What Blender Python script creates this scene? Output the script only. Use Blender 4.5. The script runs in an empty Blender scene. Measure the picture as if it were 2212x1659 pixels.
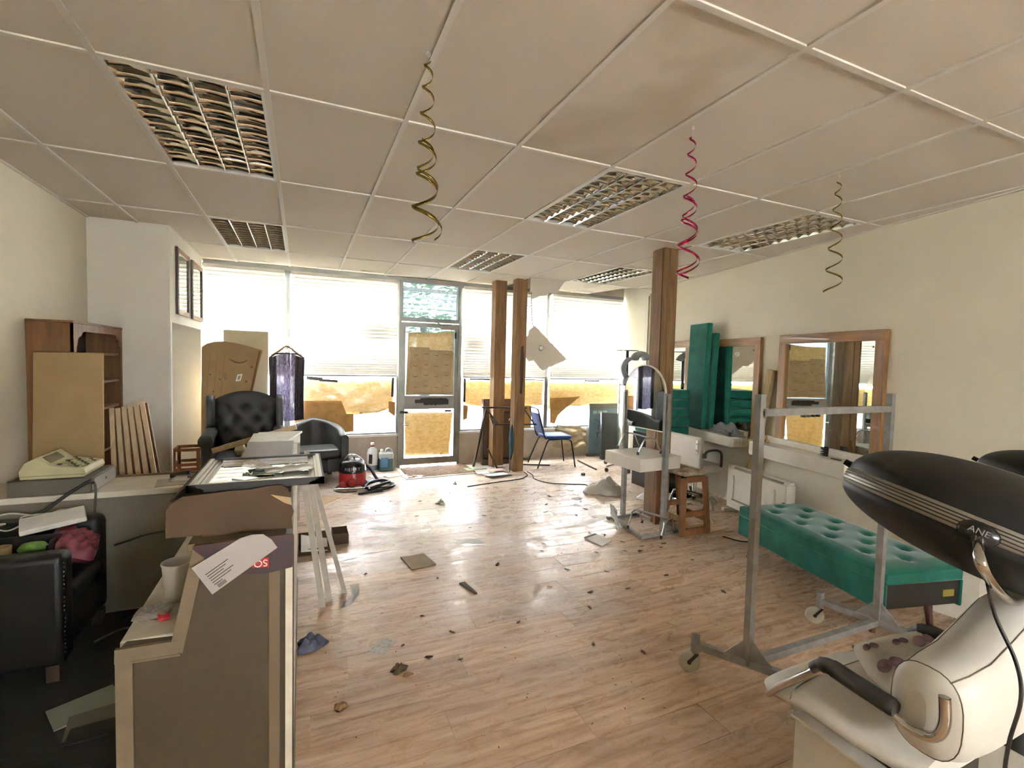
import bpy, bmesh, math, random
from mathutils import Vector, Matrix, Euler
random.seed(7)
SC = bpy.context.scene
COL = SC.collection

# ------------------------------------------------------------------ camera
YAW, PITCH, ROLL, FPX = 0.4129, -0.0483, 0.0246, 1039.5
CAMZ = 1.575
_f = Vector((math.sin(YAW)*math.cos(PITCH), math.cos(YAW)*math.cos(PITCH), math.sin(PITCH)))
_r = Vector((math.cos(YAW), -math.sin(YAW), 0)); _u = _r.cross(_f)
_r2 = math.cos(ROLL)*_r + math.sin(ROLL)*_u
_u2 = -math.sin(ROLL)*_r + math.cos(ROLL)*_u
cd = bpy.data.cameras.new('camera'); cam = bpy.data.objects.new('camera', cd); COL.objects.link(cam)
cd.sensor_width = 36.0; cd.lens = 36.0*FPX/2212.0; cd.clip_start = 0.05; cd.clip_end = 200
cam.matrix_world = Matrix(((_r2.x, _u2.x, -_f.x, 0), (_r2.y, _u2.y, -_f.y, 0), (_r2.z, _u2.z, -_f.z, CAMZ), (0, 0, 0, 1)))
SC.camera = cam

# ------------------------------------------------------------------ world, exposure
SKY = 46.0
w = bpy.data.worlds.new('sky'); SC.world = w; w.use_nodes = True
bg = w.node_tree.nodes['Background']
bg.inputs[0].default_value = (0.93, 0.97, 1.0, 1); bg.inputs[1].default_value = SKY
SC.view_settings.view_transform = 'Standard'; SC.view_settings.look = 'None'
SC.view_settings.gamma = 1.0; SC.view_settings.use_curve_mapping = False
SC.view_settings.exposure = 1.85

# ------------------------------------------------------------------ helpers
def lin(c):
    if isinstance(c, str):
        c = tuple(int(c[i:i+2], 16) for i in (0, 2, 4))
    return tuple(((v/255)/12.92 if v/255 <= .04045 else ((v/255+.055)/1.055)**2.4) for v in c)

def wm(o):
    m = Matrix.LocRotScale(o.location, o.rotation_euler, o.scale)
    return wm(o.parent) @ m if o.parent else m

def tag(o, label=None, cat=None, group=None, kind=None):
    if label: o['label'] = label
    if cat: o['category'] = cat
    if group: o['group'] = group
    if kind: o['kind'] = kind
    return o

def thing(name, label, cat, loc=(0, 0, 0), rz=0, group=None, rot=None):
    o = bpy.data.objects.new(name, None); COL.objects.link(o)
    o.location = loc; o.rotation_euler = rot if rot else (0, 0, rz); o.empty_display_size = .1
    return tag(o, label, cat, group)

def link(name, me, par=None, loc=(0, 0, 0), rot=(0, 0, 0), mat=None):
    o = bpy.data.objects.new(name, me); COL.objects.link(o)
    o.location = loc; o.rotation_euler = rot; o.parent = par
    if mat and not me.materials: me.materials.append(mat)
    return o

def copy_tree(o, parent=None):
    c = o.copy(); COL.objects.link(c); c.parent = parent
    for ch in list(o.children):
        if ch.name != c.name: copy_tree(ch, c)
    return c

def frame_of(d, up=(0, 0, 1)):
    z = Vector(d).normalized(); up = Vector(up)
    if abs(z.dot(up)) > .98: up = Vector((1, 0, 0)) if abs(z.x) < .9 else Vector((0, 1, 0))
    x = up.cross(z).normalized(); y = z.cross(x)
    return x, y, z

class MB:
    def __init__(s): s.v = []; s.f = []; s.s = []
    def add(s, vs, fs, sm=False, M=None):
        b = len(s.v)
        for p in vs:
            p = Vector(p); s.v.append(M @ p if M else p)
        for q in fs: s.f.append(tuple(b+i for i in q)); s.s.append(sm)
        return s
    def bx(s, x0, x1, y0, y1, z0, z1, M=None):
        return s.add([(x0,y0,z0),(x1,y0,z0),(x1,y1,z0),(x0,y1,z0),(x0,y0,z1),(x1,y0,z1),(x1,y1,z1),(x0,y1,z1)],
            [(0,3,2,1),(4,5,6,7),(0,1,5,4),(1,2,6,5),(2,3,7,6),(3,0,4,7)], False, M)
    def box(s, c, sz, rot=(0, 0, 0)):
        M = Matrix.Translation(c) @ Euler(rot).to_matrix().to_4x4()
        x, y, z = sz[0]/2, sz[1]/2, sz[2]/2
        return s.bx(-x, x, -y, y, -z, z, M)
    def hexa(s, lo, hi):   # lo/hi: 4 points each
        return s.add(list(lo)+list(hi), [(0,3,2,1),(4,5,6,7),(0,1,5,4),(1,2,6,5),(2,3,7,6),(3,0,4,7)])
    def bar(s, a, b, w, h, up=(0, 0, 1)):
        a = Vector(a); b = Vector(b); x, y, z = frame_of(b-a, up)
        q = [(-1,-1),(1,-1),(1,1),(-1,1)]
        return s.hexa([a+x*(i*w/2)+y*(j*h/2) for i, j in q], [b+x*(i*w/2)+y*(j*h/2) for i, j in q])
    def tube(s, pts, r, n=8, closed=False, sm=True, up=(0, 0, 1)):
        pts = [Vector(p) for p in pts]; N = len(pts)
        rs = r if isinstance(r, (list, tuple)) else [r]*N
        vs = []; fs = []; x = None
        for i, p in enumerate(pts):
            if closed: d = pts[(i+1) % N]-pts[i-1]
            else: d = pts[min(i+1, N-1)]-pts[max(i-1, 0)]
            if d.length < 1e-9: d = Vector((0, 0, 1))
            if x is None: x, y, z = frame_of(d, up)
            else:
                z = d.normalized(); x = (x-z*x.dot(z)).normalized(); y = z.cross(x)
            for k in range(n):
                a = 2*math.pi*k/n; vs.append(p+(x*math.cos(a)+y*math.sin(a))*rs[i])
        L = N if closed else N-1
        for i in range(L):
            j = (i+1) % N
            for k in range(n):
                k2 = (k+1) % n; fs.append((i*n+k, i*n+k2, j*n+k2, j*n+k))
        s.add(vs, fs, sm)
        if not closed:
            s.add(vs[:n], [tuple(range(n-1, -1, -1))]); s.add(vs[-n:], [tuple(range(n))])
        return s
    def lathe(s, prof, n=24, M=None, sm=True):   # prof: (radius, height)
        vs = []; fs = []
        for r, h in prof:
            for k in range(n):
                a = 2*math.pi*k/n; vs.append((r*math.cos(a), r*math.sin(a), h))
        for i in range(len(prof)-1):
            for k in range(n):
                k2 = (k+1) % n; fs.append((i*n+k, i*n+k2, (i+1)*n+k2, (i+1)*n+k))
        s.add(vs, fs, sm, M)
        if prof[0][0] > 1e-4: s.add(vs[:n], [tuple(range(n-1, -1, -1))], False, M)
        if prof[-1][0] > 1e-4: s.add(vs[-n:], [tuple(range(n))], False, M)
        return s
    def cyl(s, a, b, r, n=16): return s.tube([a, b], r, n)
    def prism(s, poly, t, M=None):   # polygon in local XY, extruded 0..t along local Z
        n = len(poly)
        area = sum(poly[i][0]*poly[(i+1) % n][1]-poly[(i+1) % n][0]*poly[i][1] for i in range(n))
        if area < 0: poly = poly[::-1]
        vs = [(p[0], p[1], 0) for p in poly]+[(p[0], p[1], t) for p in poly]
        fs = [tuple(range(n-1, -1, -1)), tuple(range(n, 2*n))]+[(i, (i+1) % n, n+(i+1) % n, n+i) for i in range(n)]
        return s.add(vs, fs, False, M)
    def surf(s, fn, nu, nv, t=0, sm=True, wu=False):   # fn(u,v)->point; t thickness along normal
        P = [[Vector(fn(i/nu, j/nv)) for j in range(nv+1)] for i in range(nu+1)]
        idx = lambda i, j: i*(nv+1)+j
        flat = [p for row in P for p in row]
        quads = [(idx(i, j), idx(i+1, j), idx(i+1, j+1), idx(i, j+1)) for i in range(nu) for j in range(nv)]
        if not t: return s.add(flat, quads, sm)
        N = []
        for i in range(nu+1):
            for j in range(nv+1):
                du = P[min(i+1, nu)][j]-P[max(i-1, 0)][j]; dv = P[i][min(j+1, nv)]-P[i][max(j-1, 0)]
                nn = du.cross(dv); N.append(nn.normalized() if nn.length > 1e-12 else Vector((0, 0, 1)))
        m = len(flat)
        vs = flat+[p-n*t for p, n in zip(flat, N)]
        fs = quads+[tuple(m+k for k in q[::-1]) for q in quads]
        for i in range(nu):
            fs.append((idx(i, 0)+m, idx(i+1, 0)+m, idx(i+1, 0), idx(i, 0)))
            fs.append((idx(i, nv), idx(i+1, nv), idx(i+1, nv)+m, idx(i, nv)+m))
        for j in range(nv):
            fs.append((idx(0, j), idx(0, j+1), idx(0, j+1)+m, idx(0, j)+m))
            fs.append((idx(nu, j)+m, idx(nu, j+1)+m, idx(nu, j+1), idx(nu, j)))
        return s.add(vs, fs, sm)
    def mesh(s, name, mat=None):
        me = bpy.data.meshes.new(name)
        me.from_pydata([tuple(p) for p in s.v], [], s.f); me.update()
        me.polygons.foreach_set('use_smooth', s.s)
        if mat: me.materials.append(mat)
        return me
    def build(s, name, mat, par=None, local=False, bevel=0, seg=2, sub=0, base=True):
        if par is not None:
            if not local:
                Mi = wm(par).inverted(); s.v = [Mi @ p for p in s.v]
            o = link(name, s.mesh(name, mat), par)
        else:
            xs = [p.x for p in s.v]; ys = [p.y for p in s.v]; zs = [p.z for p in s.v]
            c = Vector(((min(xs)+max(xs))/2, (min(ys)+max(ys))/2, min(zs)))
            s.v = [p-c for p in s.v]
            o = link(name, s.mesh(name, mat), None, c)
        if bevel:
            m = o.modifiers.new('bevel', 'BEVEL'); m.width = bevel; m.segments = seg; m.limit_method = 'ANGLE'; m.angle_limit = .6
            for p in o.data.polygons: p.use_smooth = True
            try: o.data.set_sharp_from_angle(angle=.7)
            except Exception: pass
        if sub:
            m = o.modifiers.new('sub', 'SUBSURF'); m.levels = sub; m.render_levels = sub
            for p in o.data.polygons: p.use_smooth = True
        return o

def B(x0, x1, y0, y1, z0, z1): return MB().bx(x0, x1, y0, y1, z0, z1)
def spline(pts, n=8, closed=False):
    pts = [Vector(p) for p in pts]; N = len(pts); out = []
    for i in range(N if closed else N-1):
        g = lambda k: pts[k % N] if closed else pts[max(0, min(N-1, k))]
        p0, p1, p2, p3 = g(i-1), g(i), g(i+1), g(i+2)
        for k in range(n):
            t = k/n
            out.append(.5*((2*p1)+(p2-p0)*t+(2*p0-5*p1+4*p2-p3)*t*t+(3*p1-p0-3*p2+p3)*t**3))
    if not closed: out.append(pts[-1])
    return out

# ------------------------------------------------------------------ materials
MATS = {}
def nodes(name):
    m = bpy.data.materials.new(name); m.use_nodes = True
    nt = m.node_tree; b = nt.nodes['Principled BSDF']; MATS[name] = m
    return m, nt, b
def mat(name, col, rough=.6, metal=0, c2=None, sc=8, bump=0, bsc=60, spec=.5, stretch=None, detail=4, sheen=0, coat=0, rvar=0, objrand=0):
    m, nt, b = nodes(name)
    c = lin(col)+(1,)
    b.inputs['Base Color'].default_value = c; b.inputs['Roughness'].default_value = rough
    b.inputs['Metallic'].default_value = metal; b.inputs['Specular IOR Level'].default_value = spec
    if sheen: b.inputs['Sheen Weight'].default_value = sheen; b.inputs['Sheen Roughness'].default_value = .4
    if coat: b.inputs['Coat Weight'].default_value = coat; b.inputs['Coat Roughness'].default_value = .15
    tc = nt.nodes.new('ShaderNodeTexCoord'); mp = nt.nodes.new('ShaderNodeMapping')
    nt.links.new(tc.outputs['Object'], mp.inputs[0])
    if stretch: mp.inputs['Scale'].default_value = stretch
    if c2 is not None:
        n = nt.nodes.new('ShaderNodeTexNoise'); n.inputs['Scale'].default_value = sc; n.inputs['Detail'].default_value = detail
        if stretch or True: nt.links.new(mp.outputs[0], n.inputs['Vector'])
        r = nt.nodes.new('ShaderNodeMapRange'); r.inputs[1].default_value = .3; r.inputs[2].default_value = .7
        mx = nt.nodes.new('ShaderNodeMix'); mx.data_type = 'RGBA'
        mx.inputs[6].default_value = c; mx.inputs[7].default_value = lin(c2)+(1,)
        nt.links.new(n.outputs[0], r.inputs[0]); nt.links.new(r.outputs[0], mx.inputs[0])
        nt.links.new(mx.outputs[2], b.inputs['Base Color'])
        if rvar:
            r2 = nt.nodes.new('ShaderNodeMapRange'); r2.inputs[1].default_value = .3; r2.inputs[2].default_value = .7
            r2.inputs[3].default_value = rough-rvar; r2.inputs[4].default_value = rough+rvar
            nt.links.new(n.outputs[0], r2.inputs[0]); nt.links.new(r2.outputs[0], b.inputs['Roughness'])
    if bump:
        n2 = nt.nodes.new('ShaderNodeTexNoise'); n2.inputs['Scale'].default_value = bsc; n2.inputs['Detail'].default_value = 3
        nt.links.new(mp.outputs[0], n2.inputs['Vector'])
        bp = nt.nodes.new('ShaderNodeBump'); bp.inputs['Strength'].default_value = bump; bp.inputs['Distance'].default_value = .004
        nt.links.new(n2.outputs[0], bp.inputs['Height']); nt.links.new(bp.outputs[0], b.inputs['Normal'])
    return m
def trans_mat(name, col, tr=.5, c2=None, sc=12, gloss=.05, clear=0, stretch=None):
    # thin sheet that lets light through: diffuse + translucent (+ a share of clear see-through)
    m = bpy.data.materials.new(name); m.use_nodes = True; nt = m.node_tree; MATS[name] = m
    nt.nodes.remove(nt.nodes['Principled BSDF']); out = nt.nodes['Material Output']
    d = nt.nodes.new('ShaderNodeBsdfDiffuse'); t = nt.nodes.new('ShaderNodeBsdfTranslucent')
    mx = nt.nodes.new('ShaderNodeMixShader'); mx.inputs[0].default_value = tr
    c = lin(col)+(1,); d.inputs[0].default_value = c; t.inputs[0].default_value = c
    if c2 is not None:
        tc = nt.nodes.new('ShaderNodeTexCoord'); n = nt.nodes.new('ShaderNodeTexNoise'); n.inputs['Scale'].default_value = sc
        mp = nt.nodes.new('ShaderNodeMapping'); nt.links.new(tc.outputs['Object'], mp.inputs[0])
        if stretch: mp.inputs['Scale'].default_value = stretch
        nt.links.new(mp.outputs[0], n.inputs['Vector']); n.inputs['Detail'].default_value = 6; n.inputs['Distortion'].default_value = 1.0
        r = nt.nodes.new('ShaderNodeMapRange'); r.inputs[1].default_value = .35; r.inputs[2].default_value = .65
        cm = nt.nodes.new('ShaderNodeMix'); cm.data_type = 'RGBA'; cm.inputs[6].default_value = c; cm.inputs[7].default_value = lin(c2)+(1,)
        nt.links.new(n.outputs[0], r.inputs[0]); nt.links.new(r.outputs[0], cm.inputs[0])
        nt.links.new(cm.outputs[2], d.inputs[0]); nt.links.new(cm.outputs[2], t.inputs[0])
    nt.links.new(d.outputs[0], mx.inputs[1]); nt.links.new(t.outputs[0], mx.inputs[2])
    last = mx
    if clear:
        tp = nt.nodes.new('ShaderNodeBsdfTransparent'); m2 = nt.nodes.new('ShaderNodeMixShader'); m2.inputs[0].default_value = clear
        nt.links.new(last.outputs[0], m2.inputs[1]); nt.links.new(tp.outputs[0], m2.inputs[2]); last = m2
    if gloss:
        g = nt.nodes.new('ShaderNodeBsdfGlossy'); g.inputs['Roughness'].default_value = .25
        m3 = nt.nodes.new('ShaderNodeMixShader'); m3.inputs[0].default_value = gloss
        nt.links.new(last.outputs[0], m3.inputs[1]); nt.links.new(g.outputs[0], m3.inputs[2]); last = m3
    nt.links.new(last.outputs[0], out.inputs[0])
    return m
def wood_mat(name, c1, c2, axis='Z', rough=.5, sc=1.0, knots=None, coat=0, objvar=0):
    m, nt, b = nodes(name); b.inputs['Roughness'].default_value = rough
    if coat: b.inputs['Coat Weight'].default_value = coat
    tc = nt.nodes.new('ShaderNodeTexCoord'); mp = nt.nodes.new('ShaderNodeMapping'); nt.links.new(tc.outputs['Object'], mp.inputs[0])
    s = {'X': (1.2, 14, 14), 'Y': (14, 1.2, 14), 'Z': (14, 14, 1.2)}[axis]
    mp.inputs['Scale'].default_value = tuple(v*sc for v in s)
    oi = nt.nodes.new('ShaderNodeObjectInfo'); ad = nt.nodes.new('ShaderNodeVectorMath'); ad.operation = 'ADD'
    ml = nt.nodes.new('ShaderNodeVectorMath'); ml.operation = 'SCALE'; ml.inputs[0].default_value = (17, 29, 11)
    nt.links.new(oi.outputs['Random'], ml.inputs['Scale'])
    nt.links.new(mp.outputs[0], ad.inputs[0]); nt.links.new(ml.outputs[0], ad.inputs[1])
    n = nt.nodes.new('ShaderNodeTexNoise'); n.inputs['Scale'].default_value = 1.6; n.inputs['Detail'].default_value = 7; n.inputs['Distortion'].default_value = .8
    nt.links.new(ad.outputs[0], n.inputs['Vector'])
    cr = nt.nodes.new('ShaderNodeValToRGB'); e = cr.color_ramp.elements
    e[0].position = .3; e[0].color = lin(c2)+(1,); e[1].position = .68; e[1].color = lin(c1)+(1,)
    nt.links.new(n.outputs[0], cr.inputs[0]); colout = cr.outputs[0]
    if knots:
        v = nt.nodes.new('ShaderNodeTexVoronoi'); v.inputs['Scale'].default_value = knots; mp2 = nt.nodes.new('ShaderNodeMapping')
        ks = {'X': (.55, 1, 1), 'Y': (1, .55, 1), 'Z': (1, 1, .55)}[axis]; mp2.inputs['Scale'].default_value = ks
        nt.links.new(tc.outputs['Object'], mp2.inputs[0]); nt.links.new(mp2.outputs[0], v.inputs['Vector'])
        r = nt.nodes.new('ShaderNodeMapRange'); r.inputs[1].default_value = .05; r.inputs[2].default_value = .13; r.inputs[3].default_value = .75; r.inputs[4].default_value = 0
        mx = nt.nodes.new('ShaderNodeMix'); mx.data_type = 'RGBA'; mx.inputs[7].default_value = tuple(x*.3 for x in lin(c2))+(1,)
        nt.links.new(v.outputs['Distance'], r.inputs[0]); nt.links.new(r.outputs[0], mx.inputs[0]); nt.links.new(colout, mx.inputs[6]); colout = mx.outputs[2]
    if objvar:
        hs = nt.nodes.new('ShaderNodeHueSaturation'); r = nt.nodes.new('ShaderNodeMapRange'); r.inputs[3].default_value = 1-objvar; r.inputs[4].default_value = 1+objvar
        nt.links.new(oi.outputs['Random'], r.inputs[0]); nt.links.new(r.outputs[0], hs.inputs['Value']); nt.links.new(colout, hs.inputs['Color']); colout = hs.outputs[0]
    nt.links.new(colout, b.inputs['Base Color'])
    return m
def glass_mat(name, tint='ffffff', gloss=.08, haze=0, hazecol='dfeaf0'):
    m = bpy.data.materials.new(name); m.use_nodes = True; nt = m.node_tree; MATS[name] = m
    nt.nodes.remove(nt.nodes['Principled BSDF']); out = nt.nodes['Material Output']
    tp = nt.nodes.new('ShaderNodeBsdfTransparent'); tp.inputs[0].default_value = lin(tint)+(1,)
    g = nt.nodes.new('ShaderNodeBsdfGlossy'); g.inputs['Roughness'].default_value = .02
    mx = nt.nodes.new('ShaderNodeMixShader'); mx.inputs[0].default_value = gloss
    nt.links.new(tp.outputs[0], mx.inputs[1]); nt.links.new(g.outputs[0], mx.inputs[2]); last = mx
    if haze:
        t = nt.nodes.new('ShaderNodeBsdfTranslucent'); t.inputs[0].default_value = lin(hazecol)+(1,)
        m2 = nt.nodes.new('ShaderNodeMixShader'); m2.inputs[0].default_value = haze
        nt.links.new(last.outputs[0], m2.inputs[1]); nt.links.new(t.outputs[0], m2.inputs[2]); last = m2
    nt.links.new(last.outputs[0], out.inputs[0])
    return m

def floor_mat(name):
    # worn wood laminate, grain along X, dusty scuffs that break up the gloss
    m, nt, b = nodes(name); L = nt.links.new; N = nt.nodes.new
    ge = N('ShaderNodeNewGeometry'); mp = N('ShaderNodeMapping'); L(ge.outputs['Position'], mp.inputs[0]); mp.inputs['Scale'].default_value = (1.3, 15, 1)
    oi = N('ShaderNodeObjectInfo'); ml = N('ShaderNodeVectorMath'); ml.operation = 'SCALE'; ml.inputs[0].default_value = (31, 57, 0); L(oi.outputs['Random'], ml.inputs['Scale'])
    ad = N('ShaderNodeVectorMath'); ad.operation = 'ADD'; L(mp.outputs[0], ad.inputs[0]); L(ml.outputs[0], ad.inputs[1])
    n = N('ShaderNodeTexNoise'); n.inputs['Scale'].default_value = 1.7; n.inputs['Detail'].default_value = 8; n.inputs['Distortion'].default_value = .7; L(ad.outputs[0], n.inputs['Vector'])
    cr = N('ShaderNodeValToRGB'); e = cr.color_ramp.elements
    e[0].position = .28; e[0].color = lin('a58468')+(1,); e[1].position = .7; e[1].color = lin('cfb094')+(1,); L(n.outputs[0], cr.inputs[0])
    hs = N('ShaderNodeHueSaturation'); r0 = N('ShaderNodeMapRange'); r0.inputs[3].default_value = .86; r0.inputs[4].default_value = 1.12
    L(oi.outputs['Random'], r0.inputs[0]); L(r0.outputs[0], hs.inputs['Value']); L(cr.outputs[0], hs.inputs['Color'])
    # pale dust in patches, stronger towards the shop front
    d1 = N('ShaderNodeTexNoise'); d1.inputs['Scale'].default_value = 1.1; d1.inputs['Detail'].default_value = 9; d1.inputs['Roughness'].default_value = .68; L(ge.outputs['Position'], d1.inputs['Vector'])
    sp = N('ShaderNodeSeparateXYZ'); L(ge.outputs['Position'], sp.inputs[0])
    ry = N('ShaderNodeMapRange'); ry.inputs[1].default_value = 1.5; ry.inputs[2].default_value = 6.5; ry.inputs[3].default_value = -.12; ry.inputs[4].default_value = .22; L(sp.outputs['Y'], ry.inputs[0])
    a1 = N('ShaderNodeMath'); a1.operation = 'ADD'; L(d1.outputs[0], a1.inputs[0]); L(ry.outputs[0], a1.inputs[1])
    rd = N('ShaderNodeMapRange'); rd.inputs[1].default_value = .42; rd.inputs[2].default_value = .72; rd.inputs[4].default_value = .8; L(a1.outputs[0], rd.inputs[0])
    dm = N('ShaderNodeMix'); dm.data_type = 'RGBA'; dm.inputs[7].default_value = lin('c2b3a5')+(1,); L(rd.outputs[0], dm.inputs[0]); L(hs.outputs[0], dm.inputs[6])
    # dark scuffs
    s1 = N('ShaderNodeTexNoise'); s1.inputs['Scale'].default_value = 9; s1.inputs['Detail'].default_value = 10; s1.inputs['Roughness'].default_value = .75; s1.inputs['Distortion'].default_value = 1.5; mp3 = N('ShaderNodeMapping'); mp3.inputs['Scale'].default_value = (.45, 1.2, 1); L(ge.outputs['Position'], mp3.inputs[0]); L(mp3.outputs[0], s1.inputs['Vector'])
    rs = N('ShaderNodeMapRange'); rs.inputs[1].default_value = .56; rs.inputs[2].default_value = .86; rs.inputs[4].default_value = .6; L(s1.outputs[0], rs.inputs[0])
    sm = N('ShaderNodeMix'); sm.data_type = 'RGBA'; sm.inputs[7].default_value = lin('5d4a3c')+(1,); L(rs.outputs[0], sm.inputs[0]); L(dm.outputs[2], sm.inputs[6])
    L(sm.outputs[2], b.inputs['Base Color'])
    rr = N('ShaderNodeMapRange'); rr.inputs[1].default_value = .4; rr.inputs[2].default_value = .62; rr.inputs[3].default_value = .16; rr.inputs[4].default_value = .55; L(s1.outputs[0], rr.inputs[0])
    L(rr.outputs[0], b.inputs['Roughness']); b.inputs['Specular IOR Level'].default_value = .36
    bp = N('ShaderNodeBump'); bp.inputs['Strength'].default_value = .08; bp.inputs['Distance'].default_value = .003; L(s1.outputs[0], bp.inputs['Height']); L(bp.outputs[0], b.inputs['Normal'])
    return m

M_wall = mat('wall_paint', 'f1ead4', .85, c2='e8e0c8', sc=1.3, bump=.05, bsc=120)
M_wallw = mat('white_wall_paint', 'e6e1d2', .8, c2='dcd5c2', sc=2, bump=.05, bsc=120)
M_tile = mat('ceiling_tile_face', 'e2d8c8', .95, c2='d8cdbb', sc=260, bump=.25, bsc=320)
M_tee = mat('ceiling_tee_enamel', 'e0dacd', .5)
M_void = mat('void_dark', '4a443c', .9)
M_floor = floor_mat('laminate_floor')
M_alu = mat('aluminium_frame', '8b8b86', .4, .7, c2='7a7a74', sc=6)
M_glass = glass_mat('clear_glass')
M_pine = wood_mat('pine_post', '8a6a42', '66492a', 'Z', .55, knots=2.2)
M_mirror = mat('mirror_silver', 'e8ece8', .02, 1.0)
M_louv = mat('louvre_mirror', 'dad8d0', .10, 1.0)
M_whitep = mat('white_enamel', 'e8e6de', .4)
M_black = mat('black_plastic', '1b1b1b', .45)
M_chrome = mat('chrome', 'c9c9c6', .12, 1.0)
M_steel = mat('galvanised_steel', '9c9a94', .45, .35, c2='86837c', sc=18)
# ================================================================== THE ROOM
CZ = 2.717           # underside of the ceiling grid
YW = 6.93            # inner face of the shop front
XL = -1.70           # left wall
WA = math.atan(0.183)
def xr(y): return 4.28+0.183*(y-2.381)     # right wall runs about ten degrees off the ceiling grid
YB = -4.0            # wall behind the camera
def struct(name, mb, m, bevel=0): return tag(mb.build(name, m, bevel=bevel), kind='structure')

floor = struct('floor', B(XL-.1, 5.4, YB, YW+.12, -.10, -.004), M_floor)
# laminate planks, laid along the shop front, staggered by row
PW, PL = .192, 1.285
pm = B(0, PL-.0015, 0, PW-.0015, 0, .008).mesh('plank', M_floor)
short = {}
k = 0; y = .86
while y < YW-.02:
    x0 = -.50
    off = -((k*.43) % 1)*PL
    x = x0+off
    while x < xr(y)-.02:
        a = max(x, x0); b_ = min(x+PL, xr(y)-.005)
        wid = min(PW, YW-y)
        if b_-a > .02:
            if b_-a > PL-.003 and wid > PW-.001: me = pm
            else:
                key = (round(b_-a, 2), round(wid, 3))
                if key not in short: short[key] = B(0, b_-a-.0015, 0, wid-.0015, 0, .008).mesh('plank', M_floor)
                me = short[key]
            o = link('plank', me, floor, Vector((a, y, -.0082))-floor.location)
        x += PL
    y += PW; k += 1

# ---- walls
struct('wall_left', B(XL-.1, XL, YB, YW+.1, 0, 3.05), M_wall)
y0, y1 = YB, YW+.1
struct('wall_right', MB().hexa([(xr(y0), y0, 0), (xr(y0)+.12, y0, 0), (xr(y1)+.12, y1, 0), (xr(y1), y1, 0)],
                               [(xr(y0), y0, 3.05), (xr(y0)+.12, y0, 3.05), (xr(y1)+.12, y1, 3.05), (xr(y1), y1, 3.05)]), M_wall)
# wall behind the camera; its unseen window is added to let in fill daylight
bx0, bx1, bz0, bz1 = .9, 2.0, 1.45, 2.2
bw = MB().bx(XL, bx0, YB-.1, YB, 0, 3.05).bx(bx1, 3.6, YB-.1, YB, 0, 3.05).bx(bx0, bx1, YB-.1, YB, 0, bz0).bx(bx0, bx1, YB-.1, YB, bz1, 3.05)
struct('wall_back', bw, M_wall)
wb = struct('window_6', MB().bx(bx0, bx1, YB-.07, YB-.02, bz0, bz0+.05).bx(bx0, bx1, YB-.07, YB-.02, bz1-.05, bz1).bx(bx0, bx0+.05, YB-.07, YB-.02, bz0+.05, bz1-.05).bx(bx1-.05, bx1, YB-.07, YB-.02, bz0+.05, bz1-.05), M_alu)
B(bx0+.05, bx1-.05, YB-.05, YB-.044, bz0+.05, bz1-.05).build('pane', M_glass, wb)

# ---- shop front: riser, head, aluminium frame
riser_m = mat('riser_paint', 'cfc3b0', .75, c2='b9ab97', sc=5)
struct('wall_front', MB().bx(-1.70, 1.27, YW, YW+.12, 0, .465).bx(2.17, 5.25, YW, YW+.12, 0, .465).bx(-1.70, 5.25, YW, YW+.12, 2.70, 3.05).bx(-1.70, -1.12, YW, YW+.12, .465, 2.70), riser_m)
struct('trim_1', MB().bx(-1.1, 1.27, YW-.03, YW+.02, .462, .492).bx(2.17, 5.1, YW-.03, YW+.02, .462, .492), M_whitep)
struct('trim_2', MB().bx(-1.1, 5.1, YW-.015, YW+.07, 2.66, 2.715), M_alu)
film_w = trans_mat('frosted_film', 'f0f4ff', .62, gloss=.03)
frost = {}
spans = [(-1.12, -.17), (-.17, 1.27), (2.17, 3.64), (3.64, 5.1)]
for i, (a, b_) in enumerate(spans):
    f = MB()
    wl, wr = (.03 if i != 1 else .035), .035
    f.bx(a, a+wl, YW-.01, YW+.06, .49, 2.68).bx(b_-wr, b_, YW-.01, YW+.06, .49, 2.68)
    f.bx(a+wl, b_-wr, YW, YW+.05, .49, .515).bx(a+wl, b_-wr, YW, YW+.05, 2.63, 2.68)
    wn = struct('window_%d' % (i+1), f, M_alu)
    B(a+wl, b_-wr, YW+.028, YW+.034, .515, 2.63).build('pane', M_glass, wn)
    B(a+wl, b_-wr, YW+.022, YW+.024, .515, .875 if i else 1.2).build('frosted_film', film_w, wn)

# ---- door with transom light
haze = glass_mat('dusty_glass', '606466', .05, .011, 'cfe2ee')
tr = struct('window_5', MB().bx(1.27, 1.315, YW-.02, YW+.07, 2.10, 2.68).bx(2.125, 2.17, YW-.02, YW+.07, 2.10, 2.68).bx(1.315, 2.125, YW-.02, YW+.07, 2.10, 2.155).bx(1.315, 2.125, YW-.02, YW+.07, 2.655, 2.70), M_alu)
B(1.315, 2.125, YW+.03, YW+.036, 2.155, 2.655).build('pane', haze, tr)
dr = struct('door_1', MB().bx(1.262, 1.30, YW-.03, YW+.07, 0, 2.10).bx(2.14, 2.178, YW-.03, YW+.07, 0, 2.10), M_alu)
MB().bx(1.30, 1.355, YW-.02, YW+.04, .03, 2.09).bx(2.085, 2.14, YW-.02, YW+.04, .03, 2.09).bx(1.355, 2.085, YW-.02, YW+.04, .03, .13).bx(1.355, 2.085, YW-.02, YW+.04, 2.03, 2.09).build('door_leaf', M_alu, dr)
B(1.355, 2.085, YW-.022, YW+.04, .84, 1.03).build('letter_plate', mat('grey_panel', '9c9a94', .5, .2), dr)
B(1.355, 2.085, YW+.02, YW+.026, .13, .84).build('pane', M_glass, dr)
B(1.355, 2.085, YW+.02, YW+.026, 1.03, 2.03).build('pane', haze, dr)
dc = MB().bx(1.86, 2.10, YW-.075, YW-.02, 2.005, 2.055).build('door_closer', mat('closer_grey', '8f8a7c', .4, .5), dr)
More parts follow.
